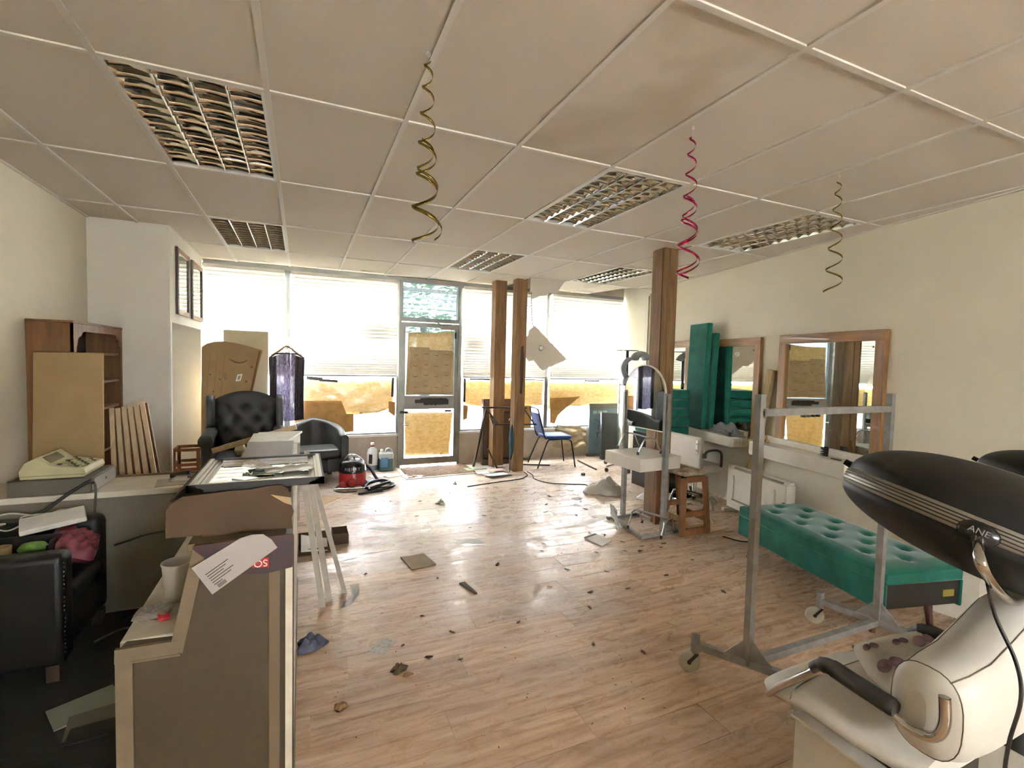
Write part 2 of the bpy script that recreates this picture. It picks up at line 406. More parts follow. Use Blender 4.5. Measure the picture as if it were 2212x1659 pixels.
MB().tube([(1.70, YW-.05, 2.115), (1.80, YW-.06, 2.10), (1.90, YW-.05, 2.06)], .009, 6).bx(1.68, 1.74, YW-.05, YW-.02, 2.11, 2.13).build('closer_arm', M_alu, dc)
MB().tube([(1.335, YW-.02, .62), (1.335, YW-.07, .62), (1.40, YW-.075, .62)], .011, 8).build('door_handle', M_chrome, dr)

# ---- pier with raised bulkhead over an alcove (front left)
pier = MB().bx(XL, -1.105, 5.32, 5.36, 0, 1.855).bx(XL, -1.105, 5.32, 6.88, 1.855, 3.05).bx(XL, -1.112, 6.84, 6.92, 0, 1.855)
struct('wall_pier', pier, M_wallw)
struct('trim_4', B(-1.115, -1.100, 5.315, 5.365, 0, 1.855), M_whitep)

# ---- ceiling: void above, grid of tees, drop-in tiles
ceil = struct('ceiling', B(XL, 5.4, YB, YW+.1, 3.02, 3.06), M_void)
GX, GY, DX, DY = -1.3426, 1.2252, .6, 1.1888
def wallclip(poly):   # keep what lies left of the right wall
    out = []
    n = len(poly)
    s = lambda p: xr(p[1])-p[0]
    for i in range(n):
        p, q = poly[i], poly[(i+1) % n]
        if s(p) >= 0: out.append(p)
        if (s(p) >= 0) != (s(q) >= 0):
            t = s(p)/(s(p)-s(q)); out.append((p[0]+(q[0]-p[0])*t, p[1]+(q[1]-p[1])*t))
    return out
def stain_mat():
    m = mat('water_stained_tile', 'e2d8c8', .95, c2='d8cdbb', sc=260, bump=.25, bsc=320)
    nt = m.node_tree; b = nt.nodes['Principled BSDF']; src = b.inputs['Base Color'].links[0].from_socket
    ge = nt.nodes.new('ShaderNodeNewGeometry'); n = nt.nodes.new('ShaderNodeTexNoise'); n.inputs['Scale'].default_value = 1.9; n.inputs['Detail'].default_value = 2; n.inputs['Distortion'].default_value = .4
    nt.links.new(ge.outputs['Position'], n.inputs['Vector'])
    cr = nt.nodes.new('ShaderNodeValToRGB'); cr.color_ramp.elements[0].position = .40; cr.color_ramp.elements[0].color = (0, 0, 0, 1); cr.color_ramp.elements[1].position = .72; cr.color_ramp.elements[1].color = (.6, .6, .6, 1)
    nt.links.new(n.outputs[0], cr.inputs[0])
    mx = nt.nodes.new('ShaderNodeMix'); mx.data_type = 'RGBA'; mx.inputs[7].default_value = lin('a8946f')+(1,)
    nt.links.new(cr.outputs[0], mx.inputs[0]); nt.links.new(src, mx.inputs[6]); nt.links.new(mx.outputs[2], b.inputs['Base Color'])
    return m
M_stain = stain_mat()
LIGHTS = [(1, 1), (1, 3), (5, 1), (5, 3), (8, 1), (8, 3)]
cl = Vector(ceil.location)
tile_std = B(.006, DX-.006, .006, DY-.006, 0, .012).mesh('ceiling_tile', M_tile)
SAG = {(2, 4): -.012, (3, 4): -.022}
for a in range(-1, 11):
    for b_ in range(-5, 5):
        if (a, b_) in LIGHTS or (a, b_) == (7, 4): continue
        xa = max(GX+DX*a, XL); xb = GX+DX*(a+1)
        ya = max(GY+DY*b_, YB); yb = min(GY+DY*(b_+1), YW-.005)
        if xb-xa < .03 or xa > xr(yb): continue
        g = .006
        zt = CZ+.008+random.uniform(0, .002)
        full = (xb-xa > DX-.01) and (yb-ya > DY-.01) and xb < xr(ya)
        if full:
            o = link('ceiling_tile', tile_std, ceil, Vector((xa, ya, zt))-cl)
            if (a, b_) == (4, 0):
                me = tile_std.copy(); me.materials.clear(); me.materials.append(M_stain); o.data = me
        else:
            poly = [(xa+g, ya+g), (xb-g, ya+g), (xb-g, yb), (xa+g, yb)]
            if (a, b_) == (9, 4): poly = [(xa+g, ya+g), (xb-g, ya+g), (xb-g, ya+.02), (4.52, 6.2), (4.40, YW-.01), (xa+g, YW-.01)]
            if a == 10 and b_ == 4: continue
            poly = wallclip(poly)
            if len(poly) < 3: continue
            MB().prism(poly, .012, Matrix.Translation((0, 0, zt))).build('ceiling_tile', M_tile, ceil)
for a in range(0, 11):
    x = GX+DX*a
    ye = YW-.01 if a not in (8, 10) else 5.99
    ys = YB
    if x > xr(YB): ys = 2.381+(x-4.28)/.183
    if ys > ye-.1: continue
    B(x-.012, x+.012, ys, ye, CZ, CZ+.03).build('main_tee', M_tee, ceil)
for b_ in range(-4, 5):
    y = GY+DY*b_
    for a in range(-1, 11):
        xa = max(XL, GX+DX*a)+.012; xb = min(GX+DX*(a+1), xr(y))-.012
        if xb-xa < .02: continue
        B(xa, xb, y-.012, y+.012, CZ+.001, CZ+.03).build('cross_tee', M_tee, ceil)
# wall angles
MB().bx(XL, XL+.02, YB, 5.32, CZ, CZ+.025).build('wall_angle', M_tee, ceil)
MB().hexa([(xr(YB)-.02, YB, CZ), (xr(YB), YB, CZ), (xr(5.7), 5.7, CZ), (xr(5.7)-.02, 5.7, CZ)], [(xr(YB)-.02, YB, CZ+.02), (xr(YB), YB, CZ+.02), (xr(5.7), 5.7, CZ+.02), (xr(5.7)-.02, 5.7, CZ+.02)]).build('wall_angle', M_tee, ceil)

# ---- louvred ceiling lights (unlit)
NL_ = 12
LW, LL = DX-.05, DY-.05
def louvre_meshes():
    lane = LW/4; h = .052
    # cross blade: curved faces, thick at the top, thin at the bottom, spans one lane
    cb = MB()
    prof = [(-.014, h), (-.006, h*.55), (-.0018, 0), (.0018, 0), (.006, h*.55), (.014, h)]
    for s_ in range(6):
        pass
    n = 6; vs = []; fs = []
    for i in range(n+1):
        t = i/n; x = t*(lane-.006)-(lane-.006)/2; dip = .010*(1-(2*t-1)**2)
        for (yy, zz) in prof: vs.append((x, yy, zz+dip if zz < .01 else zz))
    m_ = len(prof)
    for i in range(n):
        for j in range(m_-1): fs.append((i*m_+j, (i+1)*m_+j, (i+1)*m_+j+1, i*m_+j+1))
    cb.add(vs, fs, True)
    lb = MB()
    p2 = [(-.020, h+.02), (-.008, h*.5), (-.0022, -.002), (.0022, -.002), (.008, h*.5), (.020, h+.02)]
    lb.add([(q[0], y_, q[1]) for y_ in (-LL/2, LL/2) for q in p2], [(j, j+1, j+7, j+6) for j in range(5)], True)
    sb = MB()
    p3 = [(0, -.002), (.004, h*.4), (.018, h+.02)]
    sb.add([(q[0], y_, q[1]) for y_ in (-LL/2, LL/2) for q in p3], [(0, 1, 4, 3), (1, 2, 5, 4)], True)
    return cb.mesh('cross_blade', M_louv), lb.mesh('long_blade', M_louv), sb.mesh('side_reflector', M_louv)
CB, LB, SB = louvre_meshes()
fr_me = MB().bx(-DX/2+.012, DX/2-.012, -DY/2+.012, -LL/2, 0, .012).bx(-DX/2+.012, DX/2-.012, LL/2, DY/2-.012, 0, .012).bx(-DX/2+.012, -LW/2, -LL/2, LL/2, 0, .012).bx(LW/2, DX/2-.012, -LL/2, LL/2, 0, .012).mesh('frame', M_whitep)
hs_me = MB().bx(-LW/2, LW/2, -LL/2, LL/2, .10, .105).bx(-LW/2-.004, -LW/2, -LL/2, LL/2, .01, .105).bx(LW/2, LW/2+.004, -LL/2, LL/2, .01, .105).bx(-LW/2, LW/2, -LL/2-.004, -LL/2, .01, .105).bx(-LW/2, LW/2, LL/2, LL/2+.004, .01, .105).mesh('housing', M_whitep)
tube_me = MB().tube([(0, -LL/2+.01, 0), (0, LL/2-.01, 0)], .013, 10).mesh('fluorescent_tube', mat('tube_glass', 'efece2', .3))
LLAB = {(1, 1): 'large louvred ceiling light in the upper left, nearest of the six', (1, 3): 'louvred ceiling light just before the left shop window blind',
        (5, 1): 'louvred ceiling light right of the gold spiral, ahead of the pink spiral', (5, 3): 'small louvred ceiling light before the timber posts in front of the door',
        (8, 1): 'louvred ceiling light along the right wall beside the small gold spiral', (8, 3): 'farthest right louvred ceiling light left of the near timber post'}
for (a, b_) in LIGHTS:
    cx, cy = GX+DX*(a+.5), GY+DY*(b_+.5)
    t = thing('ceiling_light', LLAB[(a, b_)], 'ceiling light', (cx, cy, CZ+.001), group='recessed louvred ceiling lights')
    link('frame', fr_me, t); link('housing', hs_me, t)
    lane = LW/4
    for i in range(4): link('fluorescent_tube', tube_me, t, (-LW/2+lane*(i+.5), 0, .083))
    for i in range(1, 4): link('long_blade', LB, t, (-LW/2+lane*i, 0, .004))
    link('side_reflector', SB, t, (-LW/2, 0, .004)); link('side_reflector', SB, t, (LW/2, 0, .004), (0, 0, math.pi))
    for j in range(NL_):
        for i in range(4):
            link('cross_blade', CB, t, (-LW/2+lane*(i+.5), -LL/2+LL*(j+.5)/NL_, .004), (random.uniform(-.08, .08), 0, random.uniform(-.03, .03)))

# ---- downlights by the shop front
for (x, y, lab) in ((-.441, 6.75, 'small round ceiling downlight over the left window blind'), (.767, 6.77, 'small round ceiling downlight left of the entrance door'), (4.343, 6.72, 'small round ceiling downlight over the far right window blind')):
    t = thing('downlight', lab, 'downlight', (x, y, CZ+.004), group='round downlights along the shop front')
    MB().lathe([(.030, -.002), (.042, -.003), (.043, .000), (.030, .002)], 20).build('bezel', M_whitep, t, local=True)
    MB().lathe([(.001, .0005), (.030, -.001)], 20).build('lamp', mat('lamp_face', 'b9ad93', .3), t, local=True) if 'lamp_face' not in MATS else MB().lathe([(.001, .0005), (.030, -.001)], 20).build('lamp', MATS['lamp_face'], t, local=True)

# ---- outside: pavement, canopy slats and trees seen through the transom
struct('ground_outside', B(-30, 40, YW+.13, 60, -.2, -.12), mat('pavement', 'b8b4ac', .9, c2='a8a49b', sc=.8))
# ================================================================== SHOP FRONT DRESSING
M_slat = trans_mat('blind_slat', 'f6f4ec', .026, gloss=.02)
M_rail = mat('blind_rail', 'e4e0d4', .5)
def blind(x0, x1, zb, label, stain=None):
    t = thing('venetian_blind', label, 'window blind', ((x0+x1)/2, YW-.045, zb), group='white slatted blinds in the shop front')
    B(x0, x1, YW-.065, YW-.03, 2.625, 2.66).build('head_rail', M_rail, t)
    me = MB()
    n = 5; c = .066
    vs = []; fs = []
    for i, xx in enumerate((-(x1-x0)/2, (x1-x0)/2)):
        for k in range(n+1):
            a = (k/n-.5)*1.0; vs.append((xx, math.sin(a)*c*1.05, (math.cos(a)-1)*c*.9))
    for k in range(n): fs.append((k, k+1, n+2+k, n+1+k))
    me.add(vs, fs, True); sl = me.mesh('slat', M_slat)
    z = 2.605; p = .046
    while z > zb+.02:
        o = link('slat', sl, t, (random.uniform(-.002, .002), 0, z-zb), (math.radians(78)+random.uniform(-.05, .05), random.uniform(-.0015, .0015), 0))
        f_ = (z-zb)/(2.6-zb); p = .046 if f_ > .38 else .046-.020*(1-f_/.38)
        z -= p
    B(x0, x1, YW-.06, YW-.035, zb-.012, zb+.006).build('bottom_rail', mat('blind_bottom_rail', '8d8a80', .5) if 'blind_bottom_rail' not in MATS else MATS['blind_bottom_rail'], t)
    for q in (.18, .5, .82):
        xx = x0+(x1-x0)*q; MB().tube([(xx, YW-.026, 2.63), (xx, YW-.026, zb)], .0016, 5).build('ladder_cord', M_rail, t)
    xx = x0+.05; MB().tube([(xx, YW-.075, 2.63), (xx, YW-.08, 1.95)], .002, 5).build('pull_cord', M_rail, t)
blind(-1.085, -.205, 1.34, 'white slatted blind behind the big cardboard sheet, far left window')
blind(-.125, 1.235, 1.32, 'white slatted blind left of the entrance door')
blind(2.21, 3.60, 1.315, 'white slatted blind behind the timber posts right of the door')
blind(3.685, 5.06, 1.30, 'white slatted blind with yellow stained corner, far right window')

# sheets of paper stuck on the outside of the glass: they show as grey ghosts through the blinds
M_paper = mat('white_paper', 'e9e6de', .8, c2='dedad0', sc=20)
M_notice = mat('poster_back', '8f8d88', .8)
tag(B(.75, .935, YW+.036, YW+.038, 1.87, 2.11).build('notice', M_notice), 'left one of two notices ghosting through the blind beside the door', 'poster', 'notices stuck on the shop window')
tag(B(.955, 1.15, YW+.036, YW+.038, 1.87, 2.11).build('notice', M_notice), 'right one of two notices ghosting through the blind beside the door', 'poster', 'notices stuck on the shop window')
tag(B(2.25, 2.58, YW+.036, YW+.038, 1.74, 1.985).build('notice', M_notice), 'notice ghosting through the blind just right of the door', 'poster', 'notices stuck on the shop window')

# yellow translucent sheeting and brown paper taped over the lower glass
M_yel = trans_mat('yellow_sheeting', 'f8e8b8', .056, c2='eacd84', sc=16, gloss=.05, stretch=(1, 1, 1.6))
M_kraft = trans_mat('kraft_paper', 'b8935f', .042, c2='a57e4a', sc=5, gloss=0)
M_kraftd = trans_mat('printed_kraft', 'd8c4a2', .30, c2='cbb48d', sc=9, gloss=0)
def sheet(name, mat_, pts_top, pts_bot, y, label, cat, group=None, amp=.006, nu=28, nv=12, seed=0, t=.0012):
    rr = random.Random(seed); ph = [rr.uniform(0, 6) for _ in range(6)]
    def ev(ps, u):
        s = u*(len(ps)-1); i = min(int(s), len(ps)-2); q = s-i
        return (ps[i][0]*(1-q)+ps[i+1][0]*q, ps[i][1]*(1-q)+ps[i+1][1]*q)
    def fn(u, v):
        a = ev(pts_top, u); b = ev(pts_bot, u)
        x = a[0]*(1-v)+b[0]*v; z = a[1]*(1-v)+b[1]*v
        d = amp*(math.sin(9*x+14*z+ph[0])+.7*math.sin(23*x-9*z+ph[1])+.5*math.sin(31*z+17*x+ph[2])+.4*math.sin(47*x+ph[3]+20*z))
        return (x, y-abs(d)-.002, z)
    return tag(MB().surf(fn, nu, nv, t).build(name, mat_), label, cat, group)
G_y = 'yellow sheets taped over the shop window'
sheet('yellow_sheet', M_yel, [(-.10, 1.262), (.6, 1.255), (1.19, 1.285)], [(-.10, .95), (.45, .80), (.70, .775), (1.0, .80), (1.20, .875)], YW+.015, 'yellow translucent sheet taped under the blind left of the door', 'paper sheet', G_y, seed=1)
sheet('yellow_sheet', M_yel, [(2.245, 1.27), (2.9, 1.262), (3.59, 1.275)], [(2.26, .90), (2.6, .85), (3.1, .84), (3.59, .87)], YW+.015, 'yellow translucent sheet behind the two timber posts right of the door', 'paper sheet', G_y, seed=2)
sheet('yellow_sheet', M_yel, [(3.69, 1.262), (4.3, 1.25), (5.05, 1.248)], [(3.70, .80), (4.1, .84), (4.6, .85), (5.06, .87)], YW+.015, 'yellow translucent sheet under the far right blind', 'paper sheet', G_y, seed=3)
sheet('yellow_sheet', M_yel, [(1.40, 1.945), (1.8, 1.955), (2.075, 1.99)], [(1.375, 1.05), (1.7, 1.05), (2.07, 1.05)], YW+.012, 'pale yellow sheet on the upper door glass behind the brown paper', 'paper sheet', G_y, seed=4)
sheet('yellow_sheet', M_yel, [(1.36, .80), (1.7, .79), (2.08, .785)], [(1.37, .165), (1.7, .155), (2.03, .15)], YW+.010, 'yellow translucent sheet on the lower door glass', 'paper sheet', G_y, seed=5)
G_k = 'brown paper pieces taped to the shop front'
kp = sheet('brown_paper', M_kraftd, [(1.42, 1.735), (1.70, 1.74), (1.71, 1.70), (2.075, 1.70)], [(1.385, 1.055), (1.7, 1.06), (2.07, 1.045)], YW-.022, 'large brown printed paper covering the upper door glass', 'paper', G_k, amp=.003, seed=6)
# faint printed arrow marks in rows on the brown paper
ink = mat('brown_ink', '8a6a44', .8)
for r_ in range(4):
    for c_ in range(4):
        xx, zz = 1.50+.155*c_, 1.64-.155*r_+.02*(c_ % 2)
        MB().tube([(xx+.035*math.cos(a_), YW-.0385, zz+.02*math.sin(a_)) for a_ in [math.pi*(1.15+.7*q/6) for q in range(7)]], .0035, 5).build('printed_mark', ink, kp)
sheet('brown_paper', M_kraft, [(-.08, .98), (.42, .975), (.50, .97)], [(-.08, .60), (.40, .56), (.66, .55)], YW-.012, 'brown cardboard sheet leaning on the window behind the tub chair', 'paper', G_k, amp=.002, seed=7)
sheet('brown_paper', M_kraft, [(.42, .80), (.66, .79)], [(.42, .53), (.66, .545)], YW-.02, 'small square of brown paper at the corner of the left window sill', 'paper', G_k, amp=.003, seed=8)
sheet('brown_paper', M_kraft, [(1.13, .96), (1.225, .95)], [(1.13, .81), (1.22, .74)], YW-.012, 'scrap of brown paper taped left of the door frame', 'paper', G_k, amp=.003, seed=9)
sheet('brown_paper', M_kraft, [(2.235, .90), (2.31, .88)], [(2.235, .66), (2.30, .68)], YW-.012, 'scrap of brown paper taped right of the door frame', 'paper', G_k, amp=.003, seed=10)
sheet('brown_paper', M_kraft, [(3.0, .875), (3.38, .865)], [(3.0, .515), (3.38, .515)], YW-.014, 'brown board square behind the near timber post on the sill', 'paper', G_k, amp=.001, seed=11)
# torn, folded-over corner of brown paper
pk = [(3.70, .985), (3.98, .99), (4.12, .995), (4.28, 1.01), (4.12, .90), (3.97, .79), (3.86, .70), (3.80, .56), (3.72, .58)]
tag(MB().prism(pk, .003, Matrix(((1, 0, 0, 0), (0, 0, -1, YW-.03), (0, 1, 0, 0), (0, 0, 0, 1)))).build('brown_paper', M_kraft), 'torn pointed flap of brown paper on the right window', 'paper', G_k)
# black tape
M_tape = mat('black_tape', '1d1c1b', .6)
G_t = 'strips of black tape on the shop front'
def tape(a, b_, w, y, label):
    d = Vector((b_[0]-a[0], 0, b_[1]-a[1])); 
    tag(MB().bar((a[0], y, a[1]), (b_[0], y, b_[1]), .0016, w, (0, 1, 0) if False else (0, 0, 1) if abs(d.x) > abs(d.z) else (1, 0, 0)).build('tape_strip', M_tape), label, 'tape', G_t)
tape((.06, 1.285), (.26, 1.265), .045, YW-.012, 'black tape strip hanging behind the dress')
tape((.22, 1.255), (.45, 1.24), .035, YW-.014, 'black tape strip continuing right of the dress')
tape((.65, 1.295), (1.14, 1.298), .014, YW-.012, 'thin black tape line along the left window blind edge')
tape((1.19, 1.30), (1.182, 1.02), .035, YW-.014, 'upright black tape strip left of the door')
tape((2.252, 1.295), (2.25, .93), .035, YW-.012, 'upright black tape strip right of the door')
tape((2.33, 1.285), (2.72, 1.28), .03, YW-.012, 'black tape under the blind between door and timber post')
tape((3.02, 1.28), (3.58, 1.275), .018, YW-.012, 'black tape under the blind between timber post and mullion')
tape((3.14, 1.265), (3.17, 1.0), .028, YW-.016, 'dangling black tape strip beside the near timber post')
tape((4.36, 1.27), (4.66, 1.265), .03, YW-.012, 'black tape under the far right blind')
mt = thing('tape_patch', 'ragged black tape patch across the door letter plate', 'tape', (1.75, YW-.025, .90), group=G_t)
for (a, b_, w_) in (((1.50, .955), (2.0, .955), .05), ((1.58, .985), (1.98, .98), .03), ((1.63, .925), (2.0, .93), .05), ((1.70, 1.0), (1.76, .90), .03), ((1.90, 1.0), (1.87, .90), .03), ((1.79, .97), (1.81, .895), .03)):
    MB().bar((a[0], YW-.026-random.uniform(0, .003), a[1]), (b_[0], YW-.026-random.uniform(0, .003), b_[1]), .0016, w_, (0, 0, 1) if abs(a[0]-b_[0]) > .1 else (1, 0, 0)).build('tape_piece', M_tape, mt)
tape((1.285, .802), (1.40, .80), .035, YW-.04, 'short black tape over the door left hinge edge')
tape((1.945, .809), (2.05, .808), .03, YW-.03, 'short black tape at the right of the lower door glass')
tape((2.09, 1.97), (2.095, 1.88), .03, YW-.026, 'black tape patch at the upper right door corner')
tape((3.14, 1.28), (3.10, 1.24), .03, YW-.018, 'folded black tape end near the hanging ceiling tile')

# ================================================================== TIMBER POSTS
def post(x0, x1, y0, y1, label, rot=0):
    t = thing('timber_post', label, 'post', ((x0+x1)/2, (y0+y1)/2, 0), rot, group='rough timber posts')
    hx, hy = (x1-x0)/2, (y1-y0)/2
    B(-hx, hx, -hy, hy, 0, CZ+.02).build('post_core', M_pine, t, local=True, bevel=.004)
    return t, hx, hy
M_pine2 = wood_mat('pine_board', '86653e', '634628', 'Z', .55, knots=2.0)
t, hx, hy = post(3.275, 3.445, 3.80, 3.965, 'near timber post with beaded edge beside the arched mirror station')
for dx in (-hx-.004, -hx*.25):
    MB().tube([(dx, -hy-.002, 0.002), (dx, -hy-.002, CZ)], .007, 6).build('bead_moulding', M_pine2, t, local=True)
B(-hx-.010, -hx, -hy+.02, hy, 0.001, CZ).build('facing_board', M_pine2, t, local=True)
MB().bar((-.15, -.12, .002), (-.04, -.095, .78), .02, .03).build('offcut', M_pine2, t, local=True)
t, hx, hy = post(2.757, 2.915, 6.185, 6.335, 'middle timber post with black smear in front of the blue chair')
sm = MB(); 
sm.prism([(-.005, 1.12), (.03, 1.10), (.045, 1.3), (.05, 1.62), (.03, 1.80), (.0, 1.76), (-.012, 1.5), (.0, 1.3)], .0015, Matrix(((1, 0, 0, 0), (0, 0, -1, -hy), (0, 1, 0, 0), (0, 0, 0, 1))))
sm.build('black_smear', mat('smear', '2a2118', .7, c2='4a3120', sc=10), t, local=True)
t, hx, hy = post(2.56, 2.735, 6.50, 6.66, 'back timber post nearest the entrance door')

# ================================================================== BROKEN CEILING TILES
M_tback = mat('tile_back', 'cfc8ba', .95)
xw = Vector((3.16, 6.2, 1.80))
# loose tile hanging by its lamp flex: plane faces the room, rolled about forty degrees
t = thing('hanging_ceiling_tile', 'broken ceiling tile hanging by its lamp flex beside the timber posts', 'ceiling tile', (3.277, 6.45, 1.44), group='broken ceiling tiles')
TM = Matrix(((1, 0, 0, 0), (.05, -.06, -1, 6.45+.06*1.76-.05*3.25), (0, 1, 0, 0), (0, 0, 0, 1)))
MB().prism([(3.147, 2.098), (3.20, 2.065), (3.74, 1.619), (3.70, 1.597), (3.33, 1.442), (3.27, 1.49), (3.165, 1.59), (3.09, 1.57), (2.99, 1.67), (2.80, 1.82), (2.787, 1.838), (2.93, 1.93), (3.0, 1.925), (3.05, 1.95), (3.07, 2.03)], .014, TM).build('tile_panel', M_tile, t)
LMx = TM @ Matrix.Translation((3.28, 1.775, .014))
MB().lathe([(.030, .002), (.042, .004), (.046, 0), (.03, -.001)], 20, LMx).build('lamp_bezel', M_chrome, t)
MB().lathe([(.001, .003), (.03, .002)], 20, LMx).build('lamp', M_whitep, t)
MB().tube(spline([(3.147, 6.455, 2.09), (3.12, 6.46, 2.3), (3.08, 6.45, 3.02)]), .004, 5).build('flex', M_black, t)
t = thing('ceiling_flap', 'torn ceiling tile flap drooping beside the middle timber post', 'ceiling tile', (3.06, 6.02, 2.45), group='broken ceiling tiles')
MB().prism([(2.88, 2.715), (3.42, 2.73), (3.30, 2.53), (3.2, 2.545), (3.12, 2.50), (3.05, 2.49), (2.98, 2.455), (2.94, 2.44), (2.93, 2.53), (2.89, 2.53)], .012,
    Matrix(((1, 0, 0, 0), (0, -.25, -.97, 6.02+.25*2.72), (0, 1, 0, 0), (0, 0, 0, 1)))).build('torn_panel', M_tile, t)

# ================================================================== SPIRAL DECORATIONS
def spiral(x, y, ztop, zbot, r0, r1, turns, mt_, label, hook, phase=0, second=True):
    t = thing('spiral_decoration', label, 'decoration', (x, y, zbot), group='foil spirals hung from the ceiling')
    def ribbon(z0, z1, ra, rb, trn, ph, w=.010):
        mb = MB(); n = int(trn*22); vs = []; fs = []
        for i in range(n+1):
            q = i/n; a = ph+2*math.pi*trn*q; r = ra+(rb-ra)*q; z = z0+(z1-z0)*(q**1.25)
            p = Vector((x+r*math.cos(a), y+r*math.sin(a), z)); o_ = Vector((math.cos(a)*.25, math.sin(a)*.25, 1)).normalized()
            vs += [p-o_*w/2, p+o_*w/2, p+o_*w/2-Vector((math.cos(a), math.sin(a), 0))*.0006, p-o_*w/2-Vector((math.cos(a), math.sin(a), 0))*.0006]
        for i in range(n):
            for k_ in range(4):
                k2 = (k_+1) % 4; fs.append((i*4+k_, (i+1)*4+k_, (i+1)*4+k2, i*4+k2))
        mb.add(vs, fs, True); return mb
    ribbon(ztop, zbot, r0, r1, turns, phase).build('foil_ribbon', mt_, t)
    if second: ribbon(ztop-.42*(ztop-zbot), zbot+.05*(ztop-zbot), r0*1.25, r1*1.25, turns*.42, phase+2*math.pi*turns*.5+.5).build('foil_ribbon', mt_, t)
    MB().tube([(x, y, ztop), (x, y, CZ)], .0006, 4).build('thread', M_whitep, t)
    MB().tube([(x+.008*math.cos(a_*.8), y, hook+.010*math.sin(a_*.8)) for a_ in range(9)], .0016, 5).build('hook', M_whitep, t)
M_gold = mat('gold_foil', '8f7a34', .22, 1.0, c2='6d5c22', sc=30)
M_pink = mat('magenta_foil', '9c1f4d', .22, 1.0)
spiral(.428, 1.828, 2.685, 2.005, .013, .052, 6.5, M_gold, 'gold foil spiral hanging in the upper middle, nearest the left lights', 2.705, phase=.4)
spiral(1.697, 1.811, 2.66, 1.985, .013, .050, 6.5, M_pink, 'magenta pink foil spiral hanging before the near timber post', 2.70, phase=1.0)
spiral(2.885, 1.88, 2.67, 2.03, .012, .048, 6.0, M_gold, 'dull gold foil spiral hanging near the right wall', 2.70, phase=2.2, second=False)

# ================================================================== RIGHT WALL: mirrors, shelves
M_frame = wood_mat('varnished_pine', '966d3f', '765229', 'Z', .4, knots=3.2, coat=.2)
M_frameh = wood_mat('varnished_pine_rail', '966d3f', '765229', 'Y', .4, knots=3.2, coat=.2)
def wl(y, d=0):   # point on the right wall at depth y, d metres into the room
    return Vector((xr(y)-d*math.cos(WA), y+d*math.sin(WA), 0))
CW = math.cos(WA)
def wall_mirror(ya, yb, z0, z1, label, fw=.088, low=False):
    p = wl(ya); t = thing('wall_mirror', label, 'mirror', (p.x, p.y, z0), -WA, group='pine framed salon mirrors on the right wall')
    L_ = (yb-ya)/CW; h = z1-z0; d = .042
    B(-d, -.002, 0, fw, 0, h-fw).build('frame_stile', M_frame, t, local=True, bevel=.003)
    B(-d, -.002, L_-fw, L_, 0, h-fw).build('frame_stile', M_frame, t, local=True, bevel=.003)
    B(-d, -.002, 0, L_, h-fw, h).build('frame_rail', M_frameh, t, local=True, bevel=.003)
    B(-.022, -.004, fw, L_-fw, .01, h-fw).build('mirror_glass', M_mirror, t, local=True)
    for (yy, zz) in ((fw+.03, .10), (L_-fw-.03, .10), (fw+.03, h-fw-.05), (L_-fw-.03, h-fw-.05)):
        MB().lathe([(.008, 0), (.008, .004), (.002, .007)], 10, Matrix.Translation((-.022, yy, zz)) @ Matrix.Rotation(-math.pi/2, 4, 'Y')).build('mirror_clip', M_chrome, t, local=True)
    return t
wall_mirror(2.305, 3.385, .80, 1.898, 'largest pine framed wall mirror, nearest, behind the clothes rail')
wall_mirror(3.64, 4.52, .80, 1.89, 'pine framed wall mirror half hidden by the leaning green panels')
wall_mirror(4.905, 5.75, .95, 1.898, 'pine framed wall mirror behind the near timber post')
M_shelf = mat('white_shelf', 'ece6d8', .5, c2='e2dbca', sc=6)
sock = mat('socket_plate', 'd6cdb4', .45); hole = mat('socket_hole', '241f1a', .7)
def station_shelf(ya, yb, z0, z1, label, sock_at=None, dep=.225):
    p = wl(ya); t = thing('styling_shelf', label, 'shelf', (p.x, p.y, z0), -WA, group='white styling shelves under the mirrors')
    L_ = (yb-ya)/CW; h = z1-z0
    B(-dep, -.002, 0, L_, 0, h).build('shelf_box', M_shelf, t, local=True, bevel=.006)
    B(-.05, -.002, .0, L_, h, h+.06).build('upstand', M_shelf, t, local=True, bevel=.004)
    if sock_at:
        o = B(-dep+.05, -.03, -.006, .0, .02, h-.02).build('socket_plate', sock, t, local=True, bevel=.002)
        for q in range(3):
            for (dx, dz) in ((0, .012), (-.009, -.006), (.009, -.006)):
                MB().bx(-dep+.075+q*.045+dx-.003, -dep+.075+q*.045+dx+.003, -.0072, -.0058, h/2+dz-.003, h/2+dz+.004).build('socket_hole', hole, o, local=True)
    return t
station_shelf(2.44, 3.52, .665, .80, 'white styling shelf under the largest mirror, nearest')
station_shelf(3.81, 4.74, .68, .795, 'white styling shelf holding the crumpled grey cloth and green panels', True)
station_shelf(5.0, 5.85, .68, .795, 'white styling shelf behind the green cushion stack')
